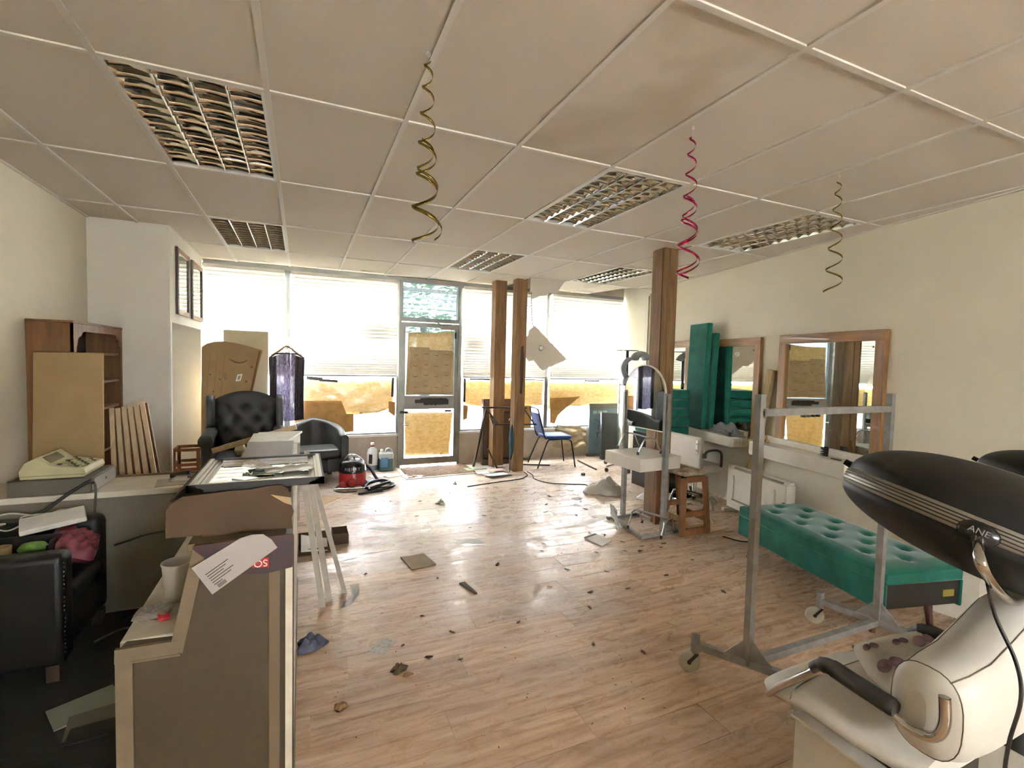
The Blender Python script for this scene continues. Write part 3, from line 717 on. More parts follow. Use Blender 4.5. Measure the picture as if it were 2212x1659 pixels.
# framed pictures on the raised bulkhead
M_dkw = wood_mat('dark_frame', '4a3a2c', '2c2119', 'Z', .5)
for (ya, yb, lab) in ((5.535, 6.07, 'left one of two framed mirrors on the bulkhead over the alcove'), (6.21, 6.80, 'right one of two framed mirrors on the bulkhead, next to the blind')):
    t = thing('framed_mirror', lab, 'picture frame', (-1.105, (ya+yb)/2, 1.95), group='framed mirrors on the bulkhead')
    z0, z1 = 1.945, 2.58; d = .02
    B(-1.103, -1.103+d, ya, ya+.05, z0, z1).build('frame_side', M_dkw, t); B(-1.103, -1.103+d, yb-.05, yb, z0, z1).build('frame_side', M_dkw, t)
    B(-1.103, -1.103+d, ya+.05, yb-.05, z0, z0+.045).build('frame_rail', M_frameh, t); B(-1.103, -1.103+d, ya+.05, yb-.05, z1-.045, z1).build('frame_rail', M_frameh, t)
    B(-1.101, -1.093, ya+.05, yb-.05, z0+.045, z1-.045).build('mirror_glass', M_mirror, t)
# pipe boxing on the right wall near the front
t = thing('pipe_boxing', 'cream pipe boxing strip on the right wall behind the near timber post', 'pipe boxing', (wl(6.0).x, 6.0, 0), -WA)
B(-.05, -.002, 0, .09, 0.002, 2.62).build('boxing', M_wallw, t, local=True, bevel=.004); MB().tube([(-.03, -.05, .002), (-.03, -.05, 2.65)], .022, 10).build('pipe', mat('olive_pipe', 'b5ac84', .5), t, local=True)

# ================================================================== OUTSIDE: canopy and tree beyond the transom
t = thing('canopy', 'white slatted canopy outside over the entrance door', 'canopy', (1.9, 9.0, -.12))
for k in range(5): MB().bar((-1.2, 7.4+.8*k, 2.62), (5.6, 7.4+.8*k, 2.62), .07, .05).build('canopy_slat', M_whitep, t)
for xx in (-1.2, 5.6):
    MB().bar((xx, 7.3, 2.60), (xx, 10.8, 2.60), .06, .06).build('canopy_rail', M_whitep, t)
    for yy in (7.4, 10.6): B(xx-.03, xx+.03, yy-.03, yy+.03, -.12, 2.6).build('canopy_post', M_whitep, t)
M_leaf = trans_mat('tree_leaf', '6f8a5e', .4, c2='8aa27c', sc=3, gloss=.02)
def tree(x, y, h, r, n, label, seed):
    rr = random.Random(seed); t = thing('street_tree', label, 'tree', (x, y, -.12), group='trees outside the shop')
    MB().tube(spline([(x, y, -.12), (x+.05, y, h*.35), (x-.05, y+.1, h*.7)]), [.14]*9+[.10]*8, 8).build('trunk', M_dkw, t)
    mb = MB()
    for i in range(n):
        d = Vector((rr.gauss(0, 1), rr.gauss(0, 1), rr.gauss(0, 1))).normalized()*(r*rr.uniform(.45, 1)); d.z *= .8
        c = Vector((x, y, h*.8+.2))+d; s_ = rr.uniform(.06, .12)
        a, b_, c_ = frame_of((rr.gauss(0, 1), rr.gauss(0, 1), rr.gauss(0, 1)))
        mb.add([c-a*s_, c+b_*s_*.45, c+a*s_, c-b_*s_*.45], [(0, 1, 2, 3)])
    tag(mb.build('foliage', M_leaf, t), kind='stuff')
tree(3.3, 14.0, 4.0, 1.9, 1500, 'leafy tree outside, seen through the transom over the door', 1)
# ================================================================== LEFT SIDE
def text_mesh(s_, size, ext=.0006):
    cu = bpy.data.curves.new('lettering', 'FONT'); cu.body = s_; cu.size = size; cu.extrude = ext; cu.align_x = 'CENTER'; cu.align_y = 'CENTER'
    o = bpy.data.objects.new('tmp', cu); COL.objects.link(o)
    dg = bpy.context.evaluated_depsgraph_get(); me = bpy.data.meshes.new_from_object(o.evaluated_get(dg))
    bpy.data.objects.remove(o); bpy.data.curves.remove(cu); return me
def lettering(s_, size, M, mt_, par, name='lettering', bold=0, wide=1.0):
    me = text_mesh(s_, size); me.materials.clear(); me.materials.append(mt_)
    Mi = (wm(par).inverted() @ M) if par else M
    me.transform(Mi @ Matrix.Diagonal((wide, 1, 1, 1))); return link(name, me, par)
def facing(loc, right, up):   # matrix whose local X runs along right, Y along up
    r = Vector(right).normalized(); u = Vector(up); u = (u-r*u.dot(r)).normalized(); n = r.cross(u)
    return Matrix(((r.x, u.x, n.x, loc[0]), (r.y, u.y, n.y, loc[1]), (r.z, u.z, n.z, loc[2]), (0, 0, 0, 1)))
XZ = lambda y: Matrix(((1, 0, 0, 0), (0, 0, -1, y), (0, 1, 0, 0), (0, 0, 0, 1)))   # prism drawn in x,z; grows towards -y
YZ = lambda x: Matrix(((0, 0, 1, x), (1, 0, 0, 0), (0, 1, 0, 0), (0, 0, 0, 1)))    # prism drawn in y,z; grows towards +x

M_book = wood_mat('bookcase_wood', '7d5530', '593a1e', 'Z', .45, coat=.15)
M_mdf = mat('raw_mdf', 'a48a62', .8, c2='967c56', sc=4)
M_card = mat('cardboard', '513f2b', .85, c2='483725', sc=7)
M_cream = mat('aged_cream_plastic', 'cdc49c', .5, c2='bdb389', sc=9)
M_pale = wood_mat('pale_slat_wood', 'd9c3a2', 'c4aa84', 'Z', .6)
M_ink = mat('black_ink', '2b2620', .8)

# ---- bookcase against the left wall
t = thing('bookcase', 'tall brown wooden bookcase with scalloped apron against the left wall', 'bookcase', (-1.57, 4.76, 0))
x0, x1, ya, yb, hz = -1.695, -1.445, 4.27, 5.25, 1.76
B(x0, x1, ya, ya+.022, 0, hz).build('side_panel', M_book, t); B(x0, x1, yb-.022, yb, 0, hz).build('side_panel', M_book, t)
B(x0, x0+.008, ya+.022, yb-.022, 0, hz).build('back_panel', mat('bookcase_inside', '4a3120', .6), t)
for z in (.09, .42, .76, 1.10, 1.315, 1.535): B(x0+.008, x1-.012, ya+.022, yb-.022, z, z+.02).build('shelf', M_book, t)
B(x0, x1+.006, ya-.012, yb+.006, hz, hz+.018).build('top_panel', M_book, t, bevel=.006)
MB().bx(x1-.018, x1+.002, ya, ya+.045, 0, hz).build('face_stile', M_book, t); MB().bx(x1-.018, x1+.002, yb-.045, yb, 0, hz).build('face_stile', M_book, t)
ap = [(ya+.045, hz), (yb-.045, hz), (yb-.045, hz-.16), (yb-.065, hz-.15), (yb-.075, hz-.11), (yb-.10, hz-.09), (yb-.13, hz-.085), (yb-.15, hz-.06), (yb-.18, hz-.05),
      (ya+.18, hz-.05), (ya+.15, hz-.06), (ya+.13, hz-.085), (ya+.10, hz-.09), (ya+.075, hz-.11), (ya+.065, hz-.15), (ya+.045, hz-.16)]
MB().prism(ap, .018, YZ(x1-.016)).build('apron', M_book, t)
B(x1-.03, x1-.012, ya+.022, yb-.022, 0, .09).build('plinth', M_book, t)

# ---- raw board leaning on the bookcase end
tag(MB().hexa([(-1.60, 4.03, .0), (-1.225, 4.03, 0), (-1.225, 4.05, 0), (-1.60, 4.05, 0)], [(-1.635, 4.21, 1.555), (-1.265, 4.21, 1.555), (-1.265, 4.23, 1.56), (-1.635, 4.23, 1.56)]).build('leaning_board', M_mdf, bevel=.002),
    'tan raw board leaning upright on the end of the bookcase', 'board')

# ---- fan of pale slats leaning behind the counter
t = thing('slat_bundle', 'bundle of pale wooden slats fanned out, leaning behind the counter', 'slats', (-1.1, 4.1, 0))
for i in range(6):
    q = i/5
    xb, xt = -1.14+.30*q, -1.305+.185*q
    a = Vector((xb, 4.02, .002)); b_ = Vector((xt, 4.50, 1.13+.065*q+(.015 if i == 0 else 0)))
    d = (b_-a).normalized()
    MB().bar(a, b_, .029+.006*(1-q)*0, .016, (0, -1, 0)).build('slat', M_pale, t)
    MB().bar(a+Vector((.018, .03, 0)), b_+Vector((.014, .03, -.02)), .03, .02, (0, -1, 0)).build('backing_slat', M_book, t)
MB().bar((-1.14-.0, 4.035, .012), (-.83, 4.035, .012), .03, .004).build('webbing', M_black, t)
MB().bar((-1.285, 4.465, 1.0), (-1.085, 4.465, 1.03), .03, .004).build('webbing', M_black, t)

# ---- small wooden crate in the alcove
M_crate = wood_mat('red_brown_crate', '8a4f2c', '5f331b', 'Z', .6)
t = thing('wooden_crate', 'open topped reddish wooden crate standing in the alcove', 'crate', (-1.13, 6.2, 0))
cx0, cx1, cy0, cy1, ch = -1.255, -1.005, 6.06, 6.33, .55
for (xx, yy) in ((cx0, cy0), (cx1-.03, cy0), (cx0, cy1-.03), (cx1-.03, cy1-.03)): B(xx, xx+.03, yy, yy+.03, 0, ch).build('corner_post', M_crate, t)
for z in (ch-.03, .36):
    B(cx0+.03, cx1-.03, cy0, cy0+.014, z, z+.03).build('rail', M_crate, t); B(cx0+.03, cx1-.03, cy1-.014, cy1, z, z+.03).build('rail', M_crate, t)
    B(cx0, cx0+.014, cy0+.03, cy1-.03, z, z+.03).build('rail', M_crate, t); B(cx1-.014, cx1, cy0+.03, cy1-.03, z, z+.03).build('rail', M_crate, t)
for z in (.05, .15, .25): B(cx0+.03, cx1-.03, cy0+.004, cy0+.012, z, z+.09).build('slat', M_crate, t); B(cx1-.012, cx1-.004, cy0+.03, cy1-.03, z, z+.09).build('slat', M_crate, t)
B(cx0+.02, cx1-.02, cy0+.02, cy1-.02, .02, .03).build('bottom', M_crate, t)

# ---- back counter (runs from the left wall to the reception desk)
t = thing('back_counter', 'white topped counter with dark grey front joining the reception desk', 'counter', (-1.1, 3.72, 0))
M_top = mat('white_worktop', 'e8e0cf', .4, c2='dcd2be', sc=8)
M_front = mat('counter_front', '8a8272', .7, c2='7c7464', sc=5)
B(-1.69, -.48, 3.53, 3.93, .705, .74).build('worktop', M_top, t, bevel=.003)
B(-1.69, -.48, 3.56, 3.575, .0, .704).build('front_panel', M_front, t); B(-.50, -.48, 3.58, 3.92, 0, .704).build('end_panel', M_front, t)
B(-1.66, -.48, 3.925, 3.94, .74, .752).build('back_lip', M_book, t)

# ---- cash drawer and cash register
M_dgrey = mat('drawer_grey', '6a6558', .55, c2='5d594c', sc=12)
t = thing('till_box', 'grey metal cash drawer with keyhole under the cash register', 'cash drawer', (-1.31, 3.73, .7405))
B(-1.50, -1.13, 3.545, 3.92, .7405, .828).build('case', M_dgrey, t, bevel=.003)
B(-1.13, -1.118, 3.555, 3.91, .748, .82).build('drawer_front', mat('drawer_face', '9b9688', .4, .3), t, bevel=.002)
MB().lathe([(.008, 0), (.008, .004), (.003, .004), (.003, .001)], 12, Matrix.Translation((-1.118, 3.73, .785)) @ Matrix.Rotation(math.pi/2, 4, 'Y')).build('keyhole', M_chrome, t)
t = thing('cash_register', 'cream cash register with keypad on the grey cash drawer', 'cash register', (-1.32, 3.75, .8295))
MB().prism([(-1.46, .8295), (-1.175, .8295), (-1.165, .852), (-1.175, .878), (-1.33, .905), (-1.385, .955), (-1.44, .925), (-1.465, .875)], .31, XZ(3.885)).build('body', M_cream, t, bevel=.004)
MB().prism([(-1.462, .846), (-1.168, .846), (-1.168, .850), (-1.462, .850)], .316, XZ(3.888)).build('seam', mat('darker_cream', '9d9471', .6), t)  # darker cream line round the case
up_ = Vector((-1.33+1.385, 0, .905-.955)); 
MB().hexa([(-1.376, 3.62, .9475), (-1.339, 3.62, .9135), (-1.339, 3.80, .9135), (-1.376, 3.80, .9475)], [(-1.374, 3.62, .9495), (-1.337, 3.62, .9155), (-1.337, 3.80, .9155), (-1.374, 3.80, .9495)]).build('display_window', mat('display', '6b654b', .2), t)
kd = Vector((.155, 0, -.027)).normalized(); kn = Vector((.027, 0, .155)).normalized()
kb = mat('key_dark', '5b5644', .6)
for r_ in range(5):
    for c_ in range(7):
        p = Vector((-1.315, 3.62, .9025))+kd*(.016+.026*r_)+Vector((0, .036*c_, 0))+kn*.003
        MB().box(p, (.018, .022, .008), (0, .172, 0)).build('key', kb if (r_+c_) % 3 == 0 else M_cream, t)

# ---- folders and papers on the counter
M_folder = mat('grey_folder', 'b5ab98', .7)
for (x, y, sx, sy, rz, z, m_, lab) in ((-.73, 3.68, .23, .20, .15, .7425, M_folder, 'beige folder lying on the counter, lowest of three'), (-.66, 3.74, .22, .17, -.1, .7485, M_paper, 'white paper pad on the counter between folders'), (-.60, 3.80, .20, .12, .2, .7545, M_black, 'black folder on top of the papers on the counter')):
    tag(MB().box((x, y, z), (sx, sy, .005), (0, 0, rz)).build('folder', m_), lab, 'folder', 'papers on the back counter')
t = thing('stapler', 'small black stapler standing at the edge of the counter folders', 'stapler', (-.745, 3.82, .7425))
B(-.80, -.69, 3.805, 3.835, .7425, .75).build('base', M_black, t); MB().hexa([(-.80, 3.808, .752), (-.69, 3.808, .757), (-.69, 3.832, .757), (-.80, 3.832, .752)], [(-.80, 3.808, .768), (-.69, 3.808, .782), (-.69, 3.832, .782), (-.80, 3.832, .768)]).build('arm', M_black, t)

# ---- black studded armchair behind the desk
M_leath = mat('black_leather', '100f0e', .45, c2='0b0a0a', sc=10, bump=.15, bsc=180)
M_leath2 = mat('charcoal_leather', '2f2f2d', .5, c2='262624', sc=9, bump=.15, bsc=160)
t = thing('armchair', 'black studded leather armchair behind the reception desk piled with cables', 'armchair', (-1.33, 3.17, 0))
B(-1.66, -1.02, 2.86, 2.98, .08, .615).build('arm', M_leath, t, bevel=.035, seg=4); B(-1.66, -1.04, 3.38, 3.50, .08, .64).build('arm', M_leath, t, bevel=.045, seg=4)
B(-1.66, -1.50, 2.99, 3.37, .08, .72).build('backrest', M_leath, t, bevel=.04, seg=4)
B(-1.50, -1.06, 2.985, 3.375, .08, .30).build('seat_base', M_leath, t, bevel=.015); B(-1.50, -1.03, 2.99, 3.37, .30, .42).build('seat_cushion', M_leath, t, bevel=.04, seg=4)
for (xx, yy) in ((-1.62, 2.90), (-1.10, 2.90), (-1.62, 3.44), (-1.10, 3.44)): B(xx, xx+.05, yy-.02, yy+.03, 0, .08).build('leg', M_dkw, t)
st = MB().lathe([(.0001, .004), (.004, .003), (.006, 0)], 8).mesh('stud', mat('brass_stud', '8d8676', .25, .9))
for k in range(24): link('stud', st, t, (.306, -.30+.0, .10+.0205*k), (0, math.pi/2, 0))
# clutter on its seat
t = thing('paper_tray', 'black tray holding green packets on the black armchair', 'tray', (-1.29, 3.1, .4215))
MB().bx(-1.45, -1.14, 3.03, 3.20, .4215, .428).bx(-1.45, -1.14, 3.03, 3.038, .428, .58).bx(-1.45, -1.14, 3.192, 3.20, .428, .62).bx(-1.148, -1.14, 3.038, 3.192, .428, .61).bx(-1.45, -1.442, 3.038, 3.192, .428, .61).build('tray', M_black, t)
tag(MB().lathe([(.0001, 0), (.03, .008), (.042, .035), (.03, .06), (.0001, .068)], 14, Matrix.Translation((-1.22, 3.10, .55)) @ Matrix.Diagonal((1.5, 1, 1, 1))).build('green_packet', mat('leaf_green', '6f9440', .5, c2='4d6f2a', sc=30), t, local=False), None, None)
MB().lathe([(.03, 0), (.034, .07), (.028, .072), (.024, .01)], 14, Matrix.Translation((-1.33, 3.09, .54))).build('beige_pot', M_mdf, t)
B(-1.40, -1.16, 3.05, 3.18, .428, .545).build('contents', M_dkw, t)
t = thing('white_box', 'white flat router box lying on the black armchair arm', 'box', (-1.22, 3.31, .64))
MB().box((-1.21, 3.29, .665), (.26, .15, .028), (.22, -.10, .35)).build('case', M_paper, t, bevel=.006)
MB().box((-1.13, 3.245, .665), (.07, .006, .004), (.22, -.1, .35)).build('label', M_black, t)
t = thing('cushion', 'crumpled dark pink satin cushion at the front of the black armchair', 'cushion', (-1.10, 3.22, .421))
rr = random.Random(5)
def pillow(c, sx, sy, sz, M=None, wr=.01, nu=18, nv=18, seed=1):
    r2 = random.Random(seed); ph = [r2.uniform(0, 6) for _ in range(6)]
    mb = MB()
    for sgn in (1, -1):
        def fn(u, v, sgn=sgn):
            x = (u-.5)*2; y = (v-.5)*2
            e = max(0, (1-x**4))*max(0, (1-y**4)); h = sgn*(e**.45)*sz/2
            px_ = x*sx/2*(1-.06*(y*y)); py_ = y*sy/2*(1-.06*(x*x))
            h += e*wr*(math.sin(9*x+7*y+ph[0])+math.sin(15*y-6*x+ph[1])*.7)
            p = Vector((px_, py_, h)); return (M @ p if M else p)+Vector(c)
        mb.surf(fn, nu, nv)
        if sgn == 1:
            pass
    return mb
pillow((-1.105, 3.23, .54), .21, .24, .11, Euler((.25, .5, .3)).to_matrix(), .012, seed=3).build('cover', mat('pink_satin', '8b4552', .3, c2='5f2832', sc=10, bump=.25, bsc=25), t)
M_cable = mat('white_cable', 'c9c3b4', .5); M_bcable = mat('black_cable', '191817', .5)
def cable(pts, r, m_, label, name='cable', cat='cable', group='loose cables', n=6):
    return tag(MB().tube(spline(pts, 7), r, 6).build(name, m_), label, cat, group)
cable([(-1.55, 3.40, .655), (-1.42, 3.36, .70), (-1.30, 3.40, .665), (-1.20, 3.36, .70), (-1.13, 3.42, .665), (-1.20, 3.45, .66), (-1.30, 3.40, .675), (-1.36, 3.34, .68), (-1.33, 3.28, .665), (-1.38, 3.25, .64), (-1.46, 3.29, .66), (-1.42, 3.33, .655), (-1.50, 3.30, .64)], .004, M_cable, 'tangled white cable lying on the black armchair')
cable([(-1.12, 3.545, .80), (-1.13, 3.50, .815), (-1.22, 3.46, .75), (-1.30, 3.44, .68), (-1.35, 3.43, .655)], .009, M_bcable, 'thick black cable from the cash drawer to the armchair')
cable([(-1.115, 3.54, .80), (-1.10, 3.515, .76), (-1.11, 3.515, .6), (-1.13, 3.53, .3), (-1.12, 3.52, .01)], .006, M_dgrey, 'grey cable hanging down the counter front')
cable([(-1.02, 3.2, .006), (-.9, 3.3, .006), (-.8, 3.15, .006), (-.68, 3.3, .006), (-.62, 3.0, .006), (-.75, 2.9, .006)], .006, M_dgrey, 'dim grey cable curling on the dark carpet')
cable([(-.95, 3.4, .006), (-.82, 3.42, .05), (-.74, 3.3, .006), (-.66, 3.42, .006), (-.58, 3.3, .006)], .005, M_bcable, 'black cable curling under the counter')
cable([(-1.0, 3.45, .44), (-.85, 3.50, .47), (-.72, 3.52, .475)], .005, M_bcable, 'black rod reaching from the armchair to the counter front', 'rod', 'rod', None)

# ---- dark carpet behind the desk, with papers
tag(B(XL+.01, -.50, .2, 3.55, -.0039, .0).build('carpet', mat('dark_carpet', '23221f', .95, c2='1a1917', sc=60, bump=.4, bsc=300)), 'dark charcoal carpet behind the reception desk', 'carpet')
for (x, y, sx, sy, rz, z, m_, lab) in ((-.87, 2.62, .23, .17, .5, .005, mat('green_grey_paper', '8a8f7c', .7), 'pale green booklet on the dark carpet beside the desk'), (-.78, 2.50, .22, .16, .2, .010, M_dgrey, 'grey folder overlapping the pale booklet on the dark carpet'), (-.76, 2.42, .20, .10, .1, .016, M_bcable, 'black folder on the dark carpet nearest the desk')):
    tag(MB().box((x, y, z), (sx, sy, .006), (0, 0, rz)).build('booklet', m_), lab, 'booklet', 'papers on the dark carpet')

# ================================================================== RECEPTION DESK
M_desk = mat('desk_laminate', '443824', .55, c2='3e3320', sc=40)
M_desktrim = mat('desk_moulding', '756650', .5, c2='6a5c47', sc=20)
M_deskw = mat('desk_white_edge', 'd8cfbd', .5, c2='c7bca6', sc=20)
t = thing('reception_desk', 'brown panelled reception desk with raised ledge in the left foreground', 'desk', (-.25, 2.6, 0))
YN, YF = 1.64, 3.52
out = [(-.475, 0.002), (-.475, .725), (-.458, .743), (-.345, .735), (-.29, 1.005), (-.02, 1.0), (-.02, .002)]
inn = [(-.435, 0.004), (-.435, .70), (-.355, .70), (-.315, .70), (-.262, .965), (-.055, .965), (-.055, .004)]
MB().prism(out, .03, XZ(YN+.03)).build('end_panel', M_desk, t, bevel=.002)
# stepped moulding round the end panel
def strip(pts, w, y0, d, nm, m_):
    for a, b_ in zip(pts[:-1], pts[1:]): MB().bar((a[0], y0, a[1]), (b_[0], y0, b_[1]), d, w, (0, 0, 1) if abs(a[0]-b_[0]) > abs(a[1]-b_[1]) else (1, 0, 0)).build(nm, m_, t)
strip([(-.455, .004), (-.455, .725)], .040, YN-.005, .012, 'moulding', M_desktrim)
strip([(-.4755, .722), (-.325, .718)], .040, YN-.006, .012, 'moulding', M_desktrim); strip([(-.333, .703), (-.272, 1.0)], .034, YN-.0045, .012, 'moulding', M_desktrim)
for o_ in (.0,): strip([(-.44, .70), (-.322, .696)], .006, YN-.012, .004, 'bead', M_desktrim); strip([(-.318, .70), (-.262, .98)], .005, YN-.012, .004, 'bead', M_desktrim)
strip([(-.075, .004), (-.075, .985)], .03, YN-.004, .008, 'inner_stile', mat('desk_stile', '655540', .55))
strip([(-.034, .004), (-.034, .992)], .020, YN-.0055, .012, 'edge_trim', M_deskw)
B(-.475, -.30, YN+.03, YF, .715, .742).build('desktop', M_deskw, t, bevel=.004); B(-.31, -.045, YN+.03, YF, .985, 1.004).build('ledge', M_desktrim, t, bevel=.003)
B(-.045, -.024, YN+.03, YF, .0, .985).build('customer_panel', M_deskw, t); MB().hexa([(-.325, YN+.03, .742), (-.30, YN+.03, .742), (-.30, YF, .742), (-.325, YF, .742)], [(-.285, YN+.03, .985), (-.26, YN+.03, .985), (-.26, YF, .985), (-.285, YF, .985)]).build('screen_back', M_desktrim, t)
B(-.46, -.44, YN+.06, YF, 0, .714).build('staff_panel', M_desk, t); B(-.47, -.03, YF-.03, YF, 0, .714).build('far_end', M_desk, t)
B(-.024, -.018, YN+.03, YF, .002, .06).build('plinth_strip', M_desktrim, t)

# ---- things on the desk
t = thing('paper_cup', 'large white paper cup on the lower desk top', 'cup', (-.382, 1.905, .743))
MB().lathe([(.001, .002), (.030, .002), (.030, 0), (.034, 0), (.044, .122), (.0465, .124), (.0465, .129), (.043, .129), (.0415, .12), (.032, .006), (.001, .006)], 28).build('cup_wall', mat('cup_white', 'cfc8b8', .6), t, local=True)
t = thing('wrapper', 'clear plastic wrapper with red packet on the lower desk top', 'wrapper', (-.42, 1.79, .743))
M_clear = trans_mat('clear_film', 'e8e6e0', .5, gloss=.45, clear=.6)
pillow((-.425, 1.80, .757), .10, .09, .02, None, .004, 12, 12, 4).build('film', M_clear, t); MB().box((-.392, 1.765, .756), (.03, .045, .012), (.1, .1, .4)).build('red_packet', mat('red_foil', 'a3202a', .3), t, bevel=.003)
# torn cardboard box
t = thing('cardboard_box', 'torn brown cardboard box lying on the desk ledge under the picture frame', 'box', (-.2, 1.95, 1.005))
jag = [(-.372, 1.10), (-.36, 1.118), (-.345, 1.128), (-.33, 1.138), (-.25, 1.142), (-.20, 1.146), (-.15, 1.145), (-.10, 1.152), (-.06, 1.153), (-.04, 1.138), (-.03, 1.10), (-.026, 1.075), (-.022, 1.06), (-.028, 1.04), (-.026, 1.006), (-.374, 1.016)]
MB().prism(jag, .006, XZ(1.722)).build('front_flap', M_card, t)
B(-.365, -.359, 1.722, 2.14, 1.02, 1.125).build('side_wall', M_card, t); B(-.036, -.03, 1.722, 2.14, 1.006, 1.125).build('side_wall', M_card, t); B(-.359, -.036, 2.134, 2.14, 1.01, 1.125).build('back_wall', M_card, t)
B(-.28, -.036, 1.722, 2.134, 1.006, 1.012).build('bottom', M_card, t); MB().hexa([(-.33, 1.724, 1.132), (-.05, 1.724, 1.134), (-.05, 1.80, 1.136), (-.33, 1.80, 1.134)], [(-.33, 1.724, 1.136), (-.05, 1.724, 1.138), (-.05, 1.80, 1.14), (-.33, 1.80, 1.138)]).build('top_flap', M_card, t)
MB().prism([(-.09, 1.125), (-.03, 1.11), (-.028, 1.085), (-.05, 1.095)], .003, XZ(1.712)).build('torn_strip', mat('cardboard_inner', 'b39a76', .85), t)
# picture frame lying on the box
t = thing('picture_frame', 'black and silver framed mirror lying flat on the cardboard box', 'picture frame', (-.13, 1.93, 1.142))
M_silver = mat('silver_moulding', 'c4bfb8', .3, .75)
fx0, fx1, fy0, fy1, fz = -.325, .072, 1.738, 2.165, 1.142
def fr_side(p0, p1, inward):
    a = Vector(p0); b_ = Vector(p1); d = (b_-a).normalized(); inw = Vector(inward)
    for k, (o_, w_, h_) in enumerate(((.003, .006, .024), (.012, .012, .024), (.023, .010, .018), (.034, .010, .013), (.043, .008, .009))):
        aa = a+inw*o_+d*o_*0; bb = b_+inw*o_
        yield aa, bb, w_, h_
for nm, p0, p1, inw in (('left', (fx0, fy0, fz), (fx0, fy1, fz), (1, 0, 0)), ('right', (fx1, fy0, fz), (fx1, fy1, fz), (-1, 0, 0)), ('near', (fx0, fy0, fz), (fx1, fy0, fz), (0, 1, 0)), ('far', (fx0, fy1, fz), (fx1, fy1, fz), (0, -1, 0))):
    for k, (aa, bb, w_, h_) in enumerate(fr_side(p0, p1, inw)):
        m_ = M_black if (k == 0 or (nm == 'far' and k < 2)) else M_silver
        if nm in ('near', 'far'): aa = aa+Vector((.0475*(k > 0), 0, 0)); bb = bb-Vector((.0475*(k > 0), 0, 0))
        o_ = MB().bar(aa+Vector((0, 0, h_/2)), bb+Vector((0, 0, h_/2)), w_ if inw[0] else w_, h_).build('moulding_step', m_, t)
B(fx0+.045, fx1-.045, fy0+.045, fy1-.045, fz+.001, fz+.006).build('mirror_glass', M_mirror, t)
# glass shards and white gloves on the frame
M_shard = mat('glass_shard', 'dfe6e4', .05, .9)
rr = random.Random(11)
SHL = ['loose glass shard lying lowest on the flat picture frame', 'second loose glass shard on the flat picture frame', 'third loose glass shard on the flat picture frame', 'fourth loose glass shard on the flat picture frame', 'topmost loose glass shard on the flat picture frame']
for i in range(5):
    c = Vector((-.22+.17*rr.random(), 1.80+.27*rr.random(), fz+.008+.0015*i))
    n = rr.randint(3, 5); ang0 = rr.uniform(0, 6); r_ = rr.uniform(.03, .06)
    pl = [(r_*rr.uniform(.6, 1.2)*math.cos(ang0+2*math.pi*k/n), r_*rr.uniform(.6, 1.2)*math.sin(ang0+2*math.pi*k/n)) for k in range(n)]
    tag(MB().prism(pl, .003, Matrix.Translation(c) @ Euler((rr.uniform(-.05, .05), rr.uniform(-.05, .05), 0)).to_matrix().to_4x4()).build('glass_shard', M_shard), SHL[i], 'glass shard', 'glass shards on the picture frame')
def glove(x, y, z, rz, label, s_=1.0, m_=None):
    t = thing('glove', label, 'glove', (x, y, z), rz, group='white work gloves on the picture frame')
    mb = pillow((0, 0, .008*s_), .085*s_, .075*s_, .018*s_, None, .001, 12, 12, 2)
    mb.build('palm', m_, t, local=True)
    pillow((-.07*s_, 0, .008*s_), .075*s_, .07*s_, .016*s_, None, .002, 10, 10, 3).build('cuff', m_, t, local=True)
    for k, (oy, L_, a) in enumerate(((-.028, .055, -.12), (-.010, .066, -.03), (.010, .062, .05), (.027, .05, .14))):
        b_ = Vector((.032, oy, .008))*s_; d = Vector((math.cos(a), math.sin(a), 0))*L_*s_
        MB().tube([b_, b_+d*.5+Vector((0, 0, .006*s_)), b_+d*.85+Vector((0, 0, .003*s_)), b_+d], [.009*s_, .009*s_, .008*s_, .003*s_], 8).build('finger', m_, t, local=True)
    MB().tube([Vector((-.02, .032, .008))*s_, Vector((.005, .052, .012))*s_, Vector((.028, .062, .009))*s_], [.010*s_, .009*s_, .004*s_], 8).build('thumb', m_, t, local=True)
M_glove = mat('white_glove', 'e6e4dc', .8)
glove(-.035, 1.93, fz+.010, .15, 'white glove with spread fingers on the right of the picture frame', .8, M_glove)
glove(-.15, 1.99, fz+.020, 2.1, 'crumpled white glove in the middle of the picture frame', .7, M_glove)
# envelope and food packet hanging over the desk end
ev = [(-.289, .955), (-.238, .868), (-.066, .985), (-.082, 1.012), (-.105, 1.032), (-.135, 1.034), (-.165, 1.027)]
t = thing('envelope', 'white envelope with printed address hanging over the desk end panel', 'envelope', (-.17, 1.60, .868))
MB().prism([(p[0], p[1]) for p in ev], .0012, XZ(1.612)).build('paper', mat('envelope_paper', 'aaa29b', .8), t)
ed = Vector((.17, 0, .117)).normalized(); eu = Vector((-.117, 0, .17)).normalized()
for k in range(6):
    p = Vector((-.232, 1.6095, .897))+eu*(.008*k)
    MB().bar(p, p+ed*(.045+.012*(k % 3)-(0.02 if k == 0 else 0)), .0004, .0022).build('printed_line', M_ink, t)
for k in range(9):
    p = Vector((-.222, 1.6095, .892))+ed*(.0028*k)-eu*.0
    MB().bar(p-eu*.006, p+eu*.006-eu*.012*0, .0004, .0014, ed).build('barcode_bar', M_ink, t)
t = thing('food_packet', 'dark red food packet hanging upside down over the desk end behind the envelope', 'packet', (-.13, 1.62, .905))
M_pack = mat('packet_print', '45201c', .5, c2='222a34', sc=60, detail=8)
MB().prism([(-.285, 1.004), (-.285, 1.016), (-.16, 1.020), (-.022, 1.020), (-.024, .915), (-.10, .905), (-.17, .915), (-.23, .95)], .004, XZ(1.622)).build('sleeve', M_pack, t)
